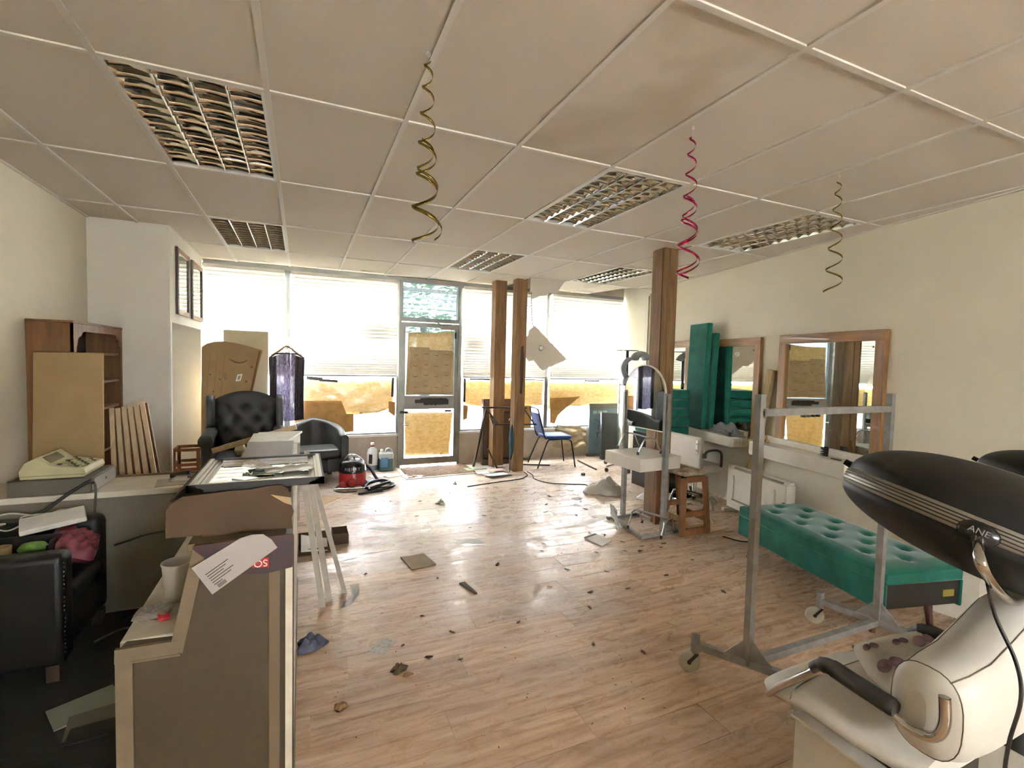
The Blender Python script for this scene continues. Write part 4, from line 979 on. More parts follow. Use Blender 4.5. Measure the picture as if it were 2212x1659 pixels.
MB().prism([(-.135, .955), (-.090, .955), (-.090, .925), (-.135, .93)], .001, XZ(1.6178)).build('red_band', mat('packet_red', '9b1c20', .5), t)
lettering('SO', .030, facing((-.112, 1.6165, .941), (-1, 0, 0), (0, 0, -1)), M_paper, t)

# ---- white painted strips leaning on the desk
M_strip = mat('white_painted_timber', 'c4bdae', .5, c2='a8a090', sc=9)
for (a, b_, w_, lab) in (((.125, 3.19, .004), (-.004, 3.02, .985), .034, 'left white strip of wood leaning on the desk'), ((.170, 3.25, .004), (.028, 3.10, .97), .034, 'middle white strip of wood leaning on the desk'), ((.268, 3.33, .004), (.03, 3.19, .985), .028, 'right white strip of wood leaning on the desk, feet apart from the others')):
    tag(MB().bar(a, b_, w_, .055, (0, 1, 0)).build('timber_strip', M_strip), lab, 'timber', 'white strips leaning on the reception desk')
# torn white carton behind the strips
t = thing('torn_carton', 'torn white and brown carton on the floor behind the leaning strips', 'box', (.12, 4.2, 0))
MB().bx(-.02, .22, 4.05, 4.30, .0, .004).bx(-.02, .22, 4.296, 4.30, .004, .10).bx(-.02, .22, 4.05, 4.054, .004, .05).build('carton', M_card, t)
MB().hexa([(.0, 4.0, .05), (.20, 4.05, .02), (.20, 4.27, .04), (.0, 4.25, .10)], [(.0, 4.0, .053), (.20, 4.05, .023), (.20, 4.27, .043), (.0, 4.25, .103)]).build('lid', M_paper, t)
t = thing('small_carton', 'small open cardboard tray on the floor right of the leaning strips', 'box', (.30, 4.28, 0))
MB().bx(.24, .37, 4.20, 4.36, 0, .004).bx(.24, .244, 4.20, 4.36, .004, .10).bx(.366, .37, 4.20, 4.36, .004, .08).bx(.244, .366, 4.20, 4.204, .004, .09).bx(.244, .366, 4.356, 4.36, .004, .10).build('tray', M_card, t)
# ================================================================== BACK LEFT SEATING
def tuft(x, z, pts, depth, rad):
    d = 0
    for (a, b_) in pts: d += depth*math.exp(-((x-a)**2+(z-b_)**2)/(rad*rad))
    return d
btn = MB().lathe([(.0001, .006), (.008, .004), (.011, 0)], 10).mesh('button', M_leath2)
t = thing('wingback_chair', 'charcoal wingback armchair with buttoned back by the left window', 'armchair', (-.575, 6.10, 0), .06)
tp = [(-.2+.2*i, .95) for i in range(3)]+[(-.1+.2*i, .82) for i in range(2)]+[(-.2+.2*i, .69) for i in range(3)]+[(-.1+.2*i, .56) for i in range(2)]+[(-.3, .82), (.3, .82), (-.3, .56), (.3, .56)]
def fn(u, v):
    x = -.30+.60*u; top = 1.135-.28*(x*x)/.3; z = .42+(top-.42)*v
    e = min(1, 8*min(u, 1-u)); e2 = min(1, 6*(1-v))
    return (x, .22+.10*v-.03*math.sqrt(max(0, e*e2))+tuft(x, z, tp, .035, .045), z)
mb = MB().surf(fn, 40, 40)
def fn2(u, v):
    x = -.32+.64*u; top = 1.14-.28*(x*x)/.3; z = .15+(top-.15)*v; return (x, .30+.12*v, z)
mb.surf(fn2, 16, 10, .03)
mb.build('backrest', M_leath2, t, local=True)
for (a, b_) in tp:
    if abs(a) < .29: link('button', btn, t, (a, .235+.10*(b_-.42)/.7, b_), (math.pi/2, 0, 0))
for s_ in (-1, 1):
    MB().prism([(-.02, .62), (.10, .66), (.12, .90), (.14, 1.06), (.20, 1.105), (.32, 1.10), (.40, 1.06), (.38, .55), (.1, .5)], .075, Matrix(((0, 0, s_, s_*.315), (1, 0, 0, 0), (0, 1, 0, 0), (0, 0, 0, 1)))).build('wing', M_leath2, t, local=True, bevel=.025, seg=3)
    B(min(s_*.30, s_*.39), max(s_*.30, s_*.39), -.36, .22, .13, .64).build('arm', M_leath2, t, local=True, bevel=.02, seg=3)
    MB().tube([(s_*.345, -.37, .67), (s_*.345, -.1, .68), (s_*.345, .2, .69)], .068, 18).build('arm_roll', M_leath2, t, local=True)
    for yy in (-.33, .30): MB().tube([(s_*.32, yy, .13), (s_*.33, yy, 0)], [.03, .018], 8).build('leg', M_dkw, t, local=True)
B(-.30, .30, -.34, .26, .13, .34).build('seat_base', M_leath2, t, local=True, bevel=.012); B(-.295, .295, -.36, .20, .34, .48).build('seat_cushion', M_leath2, t, local=True, bevel=.04, seg=4)

def tub_path(s):   # U in plan, s 0..1, opening towards -y
    r = .258; L_ = .26; tot = 2*L_+math.pi*r; d = s*tot
    if d < L_: return Vector((-r, -L_+d, 0)), Vector((-1, 0, 0))
    if d > tot-L_: return Vector((r, -(d-(tot-L_)), 0)), Vector((1, 0, 0))
    a = math.pi-(d-L_)/r; return Vector((r*math.cos(a), r*math.sin(a), 0)), Vector((math.cos(a), math.sin(a), 0))
t = thing('tub_chair', 'charcoal leather tub chair beside the red vacuum cleaner', 'armchair', (.175, 6.56, 0), .10)
def fn(u, v):
    p, n = tub_path(u); h = .59+.17*min(1, max(0, 1-abs(2*u-1)*1.25))**.8
    th = .085
    if v < .3: q = v/.3; return p+n*(th)+Vector((0, 0, .14+(h-.04-.14)*q))
    if v < .7:
        a = math.pi*(v-.3)/.4; return p+n*(th/2+th/2*math.cos(a))+Vector((0, 0, h-.04+.04*math.sin(a)))
    q = (v-.7)/.3; return p+Vector((0, 0, h-.04+(.14-h+.04)*q))
mb = MB().surf(fn, 48, 26)
for u0 in (0.0, 1.0): mb.add([fn(u0, k/26) for k in range(27)], [tuple(range(27))])
mb.build('back_shell', M_leath2, t, local=True)
for u0, s_ in ((0.0, -1), (1.0, 1)):
    pts = [fn(u0, k/26)+Vector((0, -.003, 0)) for k in range(0, 27)]
    MB().tube(pts, .005, 5).build('piping', M_leath, t, local=True)
MB().lathe([(.001, .14), (.262, .14), (.262, .30), (.001, .30)], 28, Matrix.Translation((0, -.03, 0))).bx(-.26, .26, -.27, -.03, .14, .30).build('seat_base', M_leath2, t, local=True)
B(-.255, .255, -.275, .20, .30, .42).build('seat_cushion', M_leath2, t, local=True, bevel=.045, seg=4)
for (xx, yy) in ((-.27, -.22), (.27, -.22), (-.2, .25), (.2, .25)): MB().bx(xx-.025, xx+.025, yy-.025, yy+.025, 0, .14).build('leg', M_dkw, t, local=True)

# ---- low white topped table in front of the armchairs
M_wtop = mat('dusty_white_top', 'd9d4c8', .5, c2='c9c3b4', sc=6)
t = thing('side_desk', 'white topped brown side desk in front of the wingback chair', 'desk', (-.235, 5.28, 0))
B(-.455, -.01, 4.93, 5.62, .735, .755).build('top', M_wtop, t, bevel=.003); B(-.45, -.16, 4.96, 4.975, .655, .735).build('drawer_front', M_frameh, t)
B(-.45, -.435, 4.975, 5.6, .002, .735).build('side_panel', M_frame, t); B(-.10, -.02, 4.95, 4.97, .002, .735).build('white_stile', M_strip, t); B(-.03, -.012, 4.97, 5.6, .002, .735).build('side_panel', M_strip, t)
B(-.435, -.03, 5.585, 5.6, .3, .735).build('back_panel', M_frame, t); B(-.435, -.03, 4.98, 5.58, .30, .315).build('shelf', M_frameh, t)
tag(MB().hexa([(-.44, 4.95, .757), (-.12, 4.95, .757), (.01, 5.55, .757), (-.40, 5.55, .757)], [(-.44, 4.95, .775), (-.12, 4.95, .775), (.01, 5.55, .775), (-.40, 5.55, .775)]).build('loose_board', M_wtop), 'pale dusty loose board lying on the white topped side desk', 'board')
tag(MB().bar((-.84, 5.74, .57), (-.05, 5.62, .812), .03, .055).build('timber_plank', M_pale), 'bare timber plank lying across the wingback chair and side desk', 'timber')
t = thing('paper_bag', 'small crumpled cream paper bag on the wingback chair seat', 'paper bag', (-.60, 5.84, .482))
pillow((-.60, 5.86, .548), .11, .10, .11, None, .012, 12, 12, 8).build('bag', mat('cream_paper', 'cfc4a6', .8), t)

# ---- sheets leaning in the window bay
t = thing('cardboard_sheet', 'large brown cardboard sheet with curved top and smile print by the left window', 'cardboard', (-.8, 6.62, 0))
cbp = [(-1.088, .0), (-.62, .0), (-.60, .9), (-.555, 1.105), (-.499, 1.379), (-.443, 1.626), (-.60, 1.675), (-.74, 1.71), (-.85, 1.722), (-.95, 1.715), (-1.03, 1.69), (-1.088, 1.65)]
CM = Matrix(((1, 0, 0, 0), (0, .06, -1, 6.63), (0, 1, 0, 0), (0, 0, 0, 1)))
MB().prism(cbp, .006, CM).build('sheet', mat('pale_cardboard', '9a7f5c', .85, c2='8d7250', sc=5), t)
def onc(x, z, d=.0075): return CM @ Vector((x, z, d))
inkb = mat('printed_brown', '6d5233', .8)
MB().tube([onc(-.80+.19*q, 1.515-.045*math.sin(math.pi*q*.9), .0065) for q in [k/10 for k in range(11)]], [.010*(.5+math.sin(math.pi*k/10)*.5)+.002 for k in range(11)], 5).build('smile_print', inkb, t)
lettering('eco', .055, facing(onc(-.845, 1.30), (0, .06, 1), (-1, 0, 0)), inkb, t)
for (x_, z_) in ((-1.0, 1.32), (-.965, 1.12), (-.56, 1.42), (-.62, 1.24), (-.90, 1.265)): MB().lathe([(.0001, .001), (.011, .0005), (.012, 0)], 8, Matrix.Translation(onc(x_, z_, .006)) @ Matrix.Rotation(math.pi/2, 4, 'X')).build('print_mark', inkb, t)
for k in range(3): MB().bar(onc(-1.04+.075*k, 1.05, .0065), onc(-1.0+.075*k, 1.58, .0065), .0006, .003, (1, 0, 0)).build('print_line', inkb, t)
MB().prism([(-.735, 1.24), (-.68, 1.25), (-.66, 1.335), (-.715, 1.325)], .001, CM @ Matrix.Translation((0, 0, .006))).build('shipping_label', M_paper, t)
MB().prism([(-.717, 1.26), (-.69, 1.265), (-.678, 1.315), (-.706, 1.31)], .0006, CM @ Matrix.Translation((0, 0, .007))).build('label_print', M_notice, t)
MB().bar(onc(-.60, .95, .0065), onc(-.475, 1.62, .0065), .001, .02, (1, 0, 0)).build('edge_tape', inkb, t)
tag(MB().hexa([(-.88, 6.74, 0), (-.385, 6.74, 0), (-.385, 6.76, 0), (-.88, 6.76, 0)], [(-.87, 6.80, 1.865), (-.385, 6.80, 1.86), (-.385, 6.82, 1.86), (-.87, 6.82, 1.865)]).build('display_board', mat('cream_board', 'cabf9f', .7, c2='c0b492', sc=5)), 'tall cream board standing behind the curved cardboard sheet', 'board')

# ---- dress on a hanger
t = thing('dress', 'sheer dark sleeveless dress hanging from the window mullion', 'dress', (-.17, 6.72, .74))
M_sheer = trans_mat('sheer_fabric', '8d84a0', .05, c2='4a4256', sc=30, gloss=.04, clear=.006, stretch=(3, 3, .6))
M_sheer2 = trans_mat('dark_knit', '4a434a', .05, c2='2c272e', sc=30, gloss=.02, clear=.0, stretch=(3, 3, .6))
def dress(u, v, x0, x1, y0, wob):
    # u across, v down
    w_ = 1-.10*math.sin(v*math.pi*.55)
    zt = 1.60-.07*abs(2*((x0+(x1-x0)*u)+.17)/.41)**1.5
    x = -.17+((x0+(x1-x0)*u)+.17)*w_*(1+.07*v); zb = .755+.02*math.sin(9*x)
    return (x, y0+wob*math.sin(u*22+v*2)*(.3+v), zt+(zb-zt)*v)
MB().surf(lambda u, v: dress(u, v, -.37, .03, 6.735, .012), 44, 24).build('back_panel', M_sheer, t)
MB().surf(lambda u, v: dress(u, v, -.375, -.29+.0, 6.705, .012), 14, 24).build('front_panel', M_sheer2, t)
MB().surf(lambda u, v: dress(u, v, -.075, .035, 6.705, .012), 16, 24).build('front_panel', M_sheer2, t)
MB().tube([(-.37, 6.72, 1.535), (-.30, 6.715, 1.59), (-.17, 6.71, 1.60), (-.05, 6.715, 1.592), (.03, 6.72, 1.54)], .010, 6).build('neck_band', M_sheer2, t)
h = thing('coat_hanger', 'brown wooden coat hanger holding the sheer dress', 'coat hanger', (-.17, 6.72, 1.6))
MB().tube(spline([(-.345, 6.72, 1.565), (-.27, 6.72, 1.615), (-.20, 6.72, 1.675), (-.17, 6.72, 1.685), (-.14, 6.72, 1.675), (-.07, 6.72, 1.615), (.0, 6.72, 1.57)]), .011, 8).build('shoulder_bar', M_frameh, h)
MB().tube(spline([(-.17, 6.72, 1.69), (-.17, 6.73, 1.73), (-.155, 6.80, 1.755), (-.165, 6.86, 1.74), (-.17, 6.89, 1.72)]), .003, 6).build('hook', M_chrome, h)

# ================================================================== RED VACUUM AND BOTTLES
M_red = mat('red_plastic', '9c2420', .35, c2='8a1e1b', sc=6); M_gloss = mat('gloss_black', '17171a', .22)
t = thing('vacuum_cleaner', 'red and black drum vacuum cleaner with coiled hose beside the tub chair', 'vacuum cleaner', (.575, 6.09, 0))
MB().lathe([(.12, .03), (.150, .035), (.156, .06), (.158, .185), (.150, .195)], 36).build('drum', M_red, t, local=True)
MB().lathe([(.163, .185), (.166, .20), (.160, .215), (.156, .25), (.150, .285), (.125, .315), (.08, .335), (.001, .342)], 36).build('lid', M_gloss, t, local=True)
MB().tube(spline([(-.135, -.02, .29), (-.06, -.03, .385), (0, -.03, .392), (.05, -.03, .375), (.14, -.02, .29)]), .008, 8).build('carry_handle', M_chrome, t, local=True)
MB().lathe([(.012, .34), (.012, .365), (.001, .367)], 12, Matrix.Translation((.02, 0, 0))).build('switch_knob', M_black, t, local=True)
MB().lathe([(.045, 0), (.045, .03), (.02, .03)], 16, Matrix.Translation((-.12, -.10, .05)) @ Matrix.Rotation(math.pi/2, 4, 'X')).build('wheel', M_red, t, local=True)
MB().lathe([(.045, 0), (.045, .03), (.02, .03)], 16, Matrix.Translation((.12, -.09, .05)) @ Matrix.Rotation(math.pi/2, 4, 'X')).build('wheel', M_red, t, local=True)
MB().tube([(-.02+.055*math.cos(2*math.pi*k/20), -.165, .075+.05*math.sin(2*math.pi*k/20)) for k in range(20)], .004, 6, True).build('wheel_ring', M_black, t, local=True)
# curved lettering, one character after the other round the lid
for i, ch in enumerate('HENRY'):
    a = math.radians(-122+13.5*i); r_ = .160
    me = text_mesh(ch, .052); me.materials.clear(); me.materials.append(M_paper)
    me.transform(facing((r_*math.cos(a), r_*math.sin(a), .235), (-math.sin(a), math.cos(a), 0), (-.12*math.cos(a), -.12*math.sin(a), 1)))
    link('letter', me, t)
hose = spline([(.12, .02, .26), (.21, .04, .20), (.30, .0, .06), (.42, -.06, .025), (.47, -.18, .025), (.38, -.30, .025), (.20, -.30, .025), (.12, -.20, .03), (.20, -.10, .05), (.33, -.10, .07), (.41, -.18, .07), (.34, -.27, .07), (.20, -.33, .05), (.14, -.36, .045)], 9)
MB().tube(hose, .020, 10).build('hose', M_gloss, t, local=True)
MB().tube([(-.22, -.22, .03), (-.05, -.27, .035), (.12, -.335, .05)], .014, 10).build('wand', M_chrome, t, local=True)
MB().tube([(.11, -.33, .05), (.17, -.345, .05)], .019, 10).build('wand_joint', M_gloss, t, local=True)
MB().hexa([(.02, -.44, .002), (.31, -.39, .002), (.31, -.34, .002), (.02, -.385, .002)], [(.03, -.43, .03), (.30, -.385, .03), (.30, -.345, .03), (.03, -.385, .03)]).build('floor_head', M_gloss, t, local=True, bevel=.006)
MB().tube([(.15, -.34, .05), (.15, -.38, .035), (.15, -.40, .03)], [.018, .022, .028], 10).build('head_neck', M_gloss, t, local=True)
cable([(.42, 6.05, .03), (.37, 6.0, .006), (.36, 5.90, .006), (.45, 5.82, .006), (.60, 5.80, .006)], .006, M_bcable, 'black vacuum flex looped on the floor beside the red drum')

t = thing('bleach_bottle', 'white cleaning bottle with red cap against the window wall', 'bottle', (.90, 6.80, 0), group='cleaning bottles by the door')
MB().lathe([(.001, 0), (.062, 0), (.066, .01), (.066, .09), (.060, .11), (.064, .13), (.064, .26), (.05, .31), (.022, .335), (.022, .35)], 24, Matrix.Diagonal((1.15, .75, 1, 1))).build('body', mat('bottle_white', 'd9d9d4', .35), t, local=True)
MB().lathe([(.026, .345), (.026, .365), (.001, .365)], 18).build('cap_ring', M_red, t, local=True); MB().lathe([(.024, .366), (.024, .40), (.001, .402)], 18).build('cap', M_paper, t, local=True)
MB().lathe([(.0675, .02), (.0675, .09)], 24, Matrix.Diagonal((1.15, .75, 1, 1))).build('liquid_band', mat('dark_liquid', '4a5f66', .3), t, local=True)
MB().prism([(-.055, .12), (-.01, .11), (-.005, .24), (-.05, .25)], .001, Matrix(((1, 0, 0, 0), (0, 0, -1, -.05), (0, 1, 0, 0), (0, 0, 0, 1)))).build('label', M_ink, t, local=True)
t = thing('jerrycan', 'clear jerrycan half full of green liquid against the window wall', 'bottle', (1.085, 6.80, 0), group='cleaning bottles by the door')
M_jug = mat('jug_clear', 'c3cbc8', .3)
B(-.095, .095, -.065, .065, .165, .255).build('upper_body', M_jug, t, local=True, bevel=.02, seg=3); B(-.096, .096, -.066, .066, 0, .17).build('liquid', mat('green_liquid', '3d5f5a', .25), t, local=True, bevel=.012)
MB().tube(spline([(-.01, 0, .25), (.01, 0, .30), (.06, 0, .295), (.085, 0, .25)]), .014, 8).build('handle', M_jug, t, local=True); MB().lathe([(.022, .25), (.022, .30), (.001, .302)], 16, Matrix.Translation((-.06, 0, 0))).build('cap', M_paper, t, local=True)
B(-.08, .015, -.069, -.0662, .06, .19).build('label', mat('blue_label', '4f83a8', .5, c2='3a6a92', sc=20), t, local=True)

# ================================================================== AROUND THE TIMBER POSTS
M_brown = mat('dark_brown_board', '6d5540', .7, c2='5f4936', sc=5)
t = thing('cabinet_carcass', 'brown cabinet carcass standing behind the middle timber post', 'cabinet', (2.71, 6.68, 0))
B(2.50, 2.95, 6.76, 6.775, .002, .99).build('back_panel', M_brown, t); B(2.48, 2.50, 6.70, 6.775, .002, .99).build('side_panel', M_dkw, t)
B(2.50, 2.95, 6.70, 6.76, .0, .09).build('plinth', M_dkw, t); B(2.50, 2.95, 6.70, 6.76, .78, .80).build('shelf', M_dkw, t); B(2.95, 2.97, 6.70, 6.775, .002, .99).build('side_panel', M_dkw, t)
M_dmet = mat('dark_metal_bar', '4a443d', .45, .6)
t = thing('folding_frame', 'dark metal folding table frame around the middle timber post', 'metal frame', (2.75, 6.45, 0))
for nm, a, b_ in (('top_bar', (2.36, 6.44, .90), (3.07, 6.44, .88)), ('lower_bar', (2.53, 6.38, .655), (3.20, 6.38, .64)), ('side_bar', (2.42, 6.44, .89), (2.59, 6.39, .665)), ('side_bar', (3.02, 6.44, .875), (3.17, 6.39, .65)),
                  ('leg', (2.43, 6.45, .88), (2.33, 6.66, .004)), ('leg', (3.03, 6.45, .86), (3.0, 6.56, .004)), ('brace', (2.50, 6.45, .78), (2.55, 6.42, .62)), ('leg', (2.46, 6.42, .30), (2.60, 6.38, .004))):
    MB().bar(a, b_, .03, .022).build(nm, M_dmet, t)
t = thing('umbrella', 'folded dark teal umbrella leaning on the middle timber post', 'umbrella', (2.70, 6.17, 0), rot=(0, .03, 0))
MB().tube([(0, 0, .18), (.01, 0, .3), (0, 0, .48), (-.004, 0, .60), (0, 0, .66)], [.012, .03, .038, .026, .012], 10).build('folded_canopy', mat('teal_cloth', '28505a', .7, c2='1d3a4a', sc=14, bump=.5, bsc=40), t, local=True)
MB().tube([(0, 0, .001), (0, 0, .70)], .005, 6).build('shaft', M_black, t, local=True); MB().tube(spline([(0, 0, .68), (0, 0, .74), (-.02, 0, .77), (-.045, 0, .755), (-.05, 0, .73)]), .008, 8).build('handle', M_chrome, t, local=True)
# blue stacking chair
M_blue = mat('blue_cloth', '2f4a86', .85, c2='263d70', sc=40, sheen=.3); M_bframe = mat('black_tube', '1c1d1f', .35, .3)
t = thing('stacking_chair', 'blue padded stacking chair with black frame by the right window', 'chair', (3.53, 6.42, 0), -.12)
B(-.19, .22, -.20, .20, .425, .475).build('seat', M_blue, t, local=True, bevel=.022, seg=3)
bk = [(-.245, .50), (-.21, .88)]
MB().hexa([(-.235, -.18, .50), (-.205, -.18, .50), (-.205, .18, .50), (-.235, .18, .50)], [(-.325, -.17, .80), (-.30, -.17, .81), (-.30, .17, .81), (-.325, .17, .80)]).build('backrest', M_blue, t, local=True, bevel=.012)
MB().tube(spline([(-.19, -.185, .43), (-.225, -.19, .48), (-.28, -.19, .68), (-.325, -.185, .84), (-.335, -.15, .875), (-.337, 0, .88), (-.335, .15, .875), (-.325, .185, .84), (-.28, .19, .68), (-.225, .19, .48), (-.19, .185, .43)]), .011, 8).build('back_frame', M_bframe, t, local=True)
for s_ in (-1, 1):
    MB().tube(spline([(-.14, s_*.19, .425), (-.19, s_*.195, .36), (-.33, s_*.22, .005)]), .011, 8).build('leg', M_bframe, t, local=True)
    MB().tube(spline([(-.14, s_*.19, .42), (.13, s_*.19, .42), (.19, s_*.195, .40), (.215, s_*.20, .34), (.27, s_*.22, .005)]), .011, 8).build('leg', M_bframe, t, local=True)
# ragged paper sheet slumped under the window
rr = random.Random(3)
def crumple(fn0, amp, seed, f1=9, f2=17):
    r2 = random.Random(seed); ph = [r2.uniform(0, 6) for _ in range(8)]
    def fn(u, v):
        p = Vector(fn0(u, v)); a = amp*(math.sin(f1*u+ph[0]+5*v)+math.sin(f1*1.3*v+ph[1]-4*u)+.6*math.sin(f2*u-f2*v*.7+ph[2])+.6*abs(math.sin(f2*v+ph[3]+f1*u)))
        b_ = amp*(math.sin(f1*v+ph[4]+6*u)+.7*math.sin(f2*u+ph[5]))
        return p+Vector((b_*.5, -abs(a), a*.4))
    return fn
tag(MB().surf(crumple(lambda u, v: (3.78+.60*u-.1*v, 6.86-.12*v, .55-.05*u-(.38-.12*abs(u-.5))*v), .016, 4), 24, 20, .001).build('paper_sheet', mat('tan_paper', 'b3a284', .8, c2='9f8d6d', sc=6)), 'crumpled tan paper slumped on the wall behind the blue chair', 'paper')
tag(MB().prism([(3.55, .56), (3.75, .50), (4.28, .38), (4.1, .43), (3.8, .50)], .003, XZ(6.80)).build('torn_strip', M_paper), 'white torn edge strip across the crumpled paper under the window', 'paper')

# ---- glass poster panel and black screen in the corner
t = thing('poster_panel', 'pale blue glass poster panel leaning in the window corner', 'poster', (4.70, 6.82, 0))
M_pg = mat('poster_blue', '7f949a', .15, c2='6c8188', sc=4); 
B(4.43, 4.99, 6.84, 6.855, .04, .885).build('glass_sheet', M_pg, t); B(4.43, 4.99, 6.836, 6.86, .80, .885).build('top_band', mat('poster_band', '6d6c60', .5), t)
for k in range(3): MB().bx(4.50+.10*k, 4.58+.10*k, 6.8385, 6.84, .715, .765).bx(4.512+.10*k, 4.568+.10*k, 6.837, 6.8385, .727, .753).build('printed_square', mat('poster_pale', 'a9bcc2', .3) if 'poster_pale' not in MATS else MATS['poster_pale'], t)
MB().tube([(4.52, 6.838, .62), (4.60, 6.838, .60), (4.64, 6.838, .54), (4.60, 6.838, .48), (4.63, 6.838, .40)], .006, 5).bx(4.57, 4.68, 6.838, 6.84, .38, .40).bx(4.59, 4.61, 6.838, 6.84, .30, .38).build('printed_figure', mat('poster_dark', '44565c', .4), t)
B(4.40, 5.0, 6.80, 6.87, .0, .04).build('foot', M_dgrey, t)
t = thing('flat_screen', 'black flat panel standing on edge before the blue poster panel', 'screen', (4.60, 6.52, 0))
MB().hexa([(4.47, 6.50, .002), (4.78, 6.50, .002), (4.79, 6.58, .002), (4.48, 6.58, .002)], [(4.48, 6.56, .77), (4.79, 6.56, .75), (4.80, 6.61, .75), (4.49, 6.61, .77)]).build('panel', mat('screen_black', '20262b', .3), t, bevel=.004)
MB().bar((4.795, 6.505, .01), (4.803, 6.565, .75), .012, .012).build('edge_strip', mat('screen_edge', '5f7f88', .3, .5), t)

# ---- hair processor on a castor stand
M_dgl = mat('processor_grey', '8a8f93', .4); 
t = thing('hair_processor', 'grey hair processor lamp on a black castor stand behind the arched mirror', 'hair lamp', (4.42, 5.86, 0))
MB().tube([(4.42, 5.86, .10), (4.42, 5.86, 1.76)], .022, 10).build('pole', M_black, t)
MB().lathe([(.001, 1.76), (.16, 1.765), (.16, 1.772), (.001, 1.775)], 20, Matrix.Translation((4.42, 5.86, 0))).build('top_tray', M_dmet, t)
for (x, y) in ((4.05, 5.76), (4.30, 5.58), (4.72, 5.62), (4.78, 6.02), (4.35, 6.22)):
    MB().bar((4.42, 5.86, .09), (x, y, .075), .03, .02).build('base_arm', M_chrome, t)
    MB().tube([(x-.012, y, .031), (x+.012, y, .031)], .03, 12).build('castor', M_black, t)
def arcshell(c, r0, r1, a0, a1, d, nm, axis):
    mb = MB()
    def fn(u, v):
        a = a0+(a1-a0)*u; q = 2*math.pi*v
        rr_ = (r0+r1)/2+(r1-r0)/2*math.cos(q); return Vector(c)+Vector((rr_*math.cos(a)*axis[0], rr_*math.cos(a)*axis[1]+d*math.sin(q), rr_*math.sin(a)))
    mb.surf(fn, 18, 10); mb.build(nm, M_dgl, t)
arcshell((4.36, 5.66, 1.50), .12, .18, math.radians(110), math.radians(235), .06, 'heating_arm', (1, 0))
arcshell((4.47, 5.62, 1.60), .07, .16, math.radians(20), math.radians(165), .09, 'heating_arm', (1, 0))
arcshell((4.30, 5.64, 1.30), .05, .10, math.radians(0), math.radians(200), .06, 'heating_arm', (1, 0))
MB().bar((4.42, 5.86, 1.25), (4.36, 5.68, 1.36), .04, .04).build('bracket', M_black, t); MB().bx(4.18, 4.42, 5.60, 5.70, 1.26, 1.28).build('bracket_plate', M_dgl, t); MB().bar((4.42, 5.86, 1.27), (4.36, 5.68, 1.27), .03, .02).build('bracket', M_black, t)
# ---- castor screen stand lying left of the station
# ================================================================== RIGHT SIDE
def loft(rings, cap=True):
    mb = MB(); n = len(rings[0]); vs = [p for r in rings for p in r]; fs = []
    for i in range(len(rings)-1):
        for k in range(n): fs.append((i*n+k, i*n+(k+1) % n, (i+1)*n+(k+1) % n, (i+1)*n+k))
    mb.add(vs, fs, True)
    if cap: mb.add(rings[0], [tuple(range(n-1, -1, -1))], True); mb.add(rings[-1], [tuple(range(n))], True)
    return mb
def sring(c, u, v, ru, rv, n=24, e=.6):   # super-ellipse ring
    out = []
    for k in range(n):
        a = 2*math.pi*k/n; ca, sa = math.cos(a), math.sin(a)
        out.append(Vector(c)+Vector(u)*(ru*math.copysign(abs(ca)**e, ca))+Vector(v)*(rv*math.copysign(abs(sa)**e, sa)))
    return out
M_salon = mat('cream_vinyl', 'd9d3c6', .42, c2='cfc8ba', sc=7, bump=.08, bsc=140)
M_laminate = mat('cream_laminate', 'dcd5c6', .45, c2='d3cbb9', sc=9)

# ---- arched mirror styling station
t = thing('mirror_station', 'free standing styling station with arched mirror and cream box table', 'styling station', (3.04, 3.70, 0))
B(2.765, 3.262, 3.46, 3.96, .60, .72).build('table_box', M_laminate, t, bevel=.006)
ypts = [(3.45, .95), (4.01, .95), (4.01, 1.29)]+[(3.73+.28*math.cos(a), 1.29+.28*math.sin(a)) for a in [math.pi*k/20 for k in range(1, 20)]]+[(3.45, 1.29)]
MB().prism(ypts, .016, YZ(3.03)).build('mirror_back', M_laminate, t)
yp2 = [(3.73+(p[0]-3.73)*.955, 1.26+(p[1]-1.26)*.965) for p in ypts]
MB().prism(yp2, .004, YZ(3.0255)).build('mirror_glass', M_mirror, t)
MB().prism(yp2, .004, YZ(3.0465)).build('mirror_glass', M_mirror, t)
for yy in (3.43, 3.985):
    MB().bx(3.018, 3.058, yy-.02, yy+.02, .03, 1.31).build('post', M_steel, t); MB().bx(3.008, 3.016, yy-.008, yy+.022, .73, 1.29).build('channel', M_alu, t)
for (a, b_) in (((2.77, 3.43, .018), (3.30, 3.43, .018)), ((2.84, 3.985, .018), (3.28, 3.985, .018)), ((2.79, 3.44, .018), (2.90, 3.98, .018)), ((3.26, 3.44, .018), (3.22, 3.98, .018))): MB().bar(a, b_, .032, .026).build('base_bar', M_steel, t)
t.rotation_euler = (0, 0, .065)
def footrest(x, y, z, rz, label, s_=1.0):
    f = thing('footrest', label, 'footrest', (x, y, z), rz, group='chrome tube footrests')
    for yy in (-.17, .17):
        MB().tube(spline([(-.13*s_, yy, .012), (-.10*s_, yy, .07), (-.065*s_, yy, .135), (-.03*s_, yy, .15), (.03*s_, yy, .15), (.065*s_, yy, .135), (.10*s_, yy, .07), (.13*s_, yy, .012)]), .008, 8).build('arched_leg', M_chrome, f, local=True)
        for xx in (-.13*s_, .13*s_): MB().lathe([(.011, .001), (.011, .028), (.008, .03)], 10, Matrix.Translation((xx, yy, 0))).build('rubber_foot', M_black, f, local=True)
    MB().bar((0, -.17, .157), (0, .17, .157), .035, .008).build('top_bar', M_steel, f, local=True)
footrest(3.035, 3.79, .7205, -.05, 'chrome footrest standing on the cream box table of the mirror station')
footrest(2.98, 3.50, .032, .35, 'chrome footrest standing on the floor under the mirror station', .95)

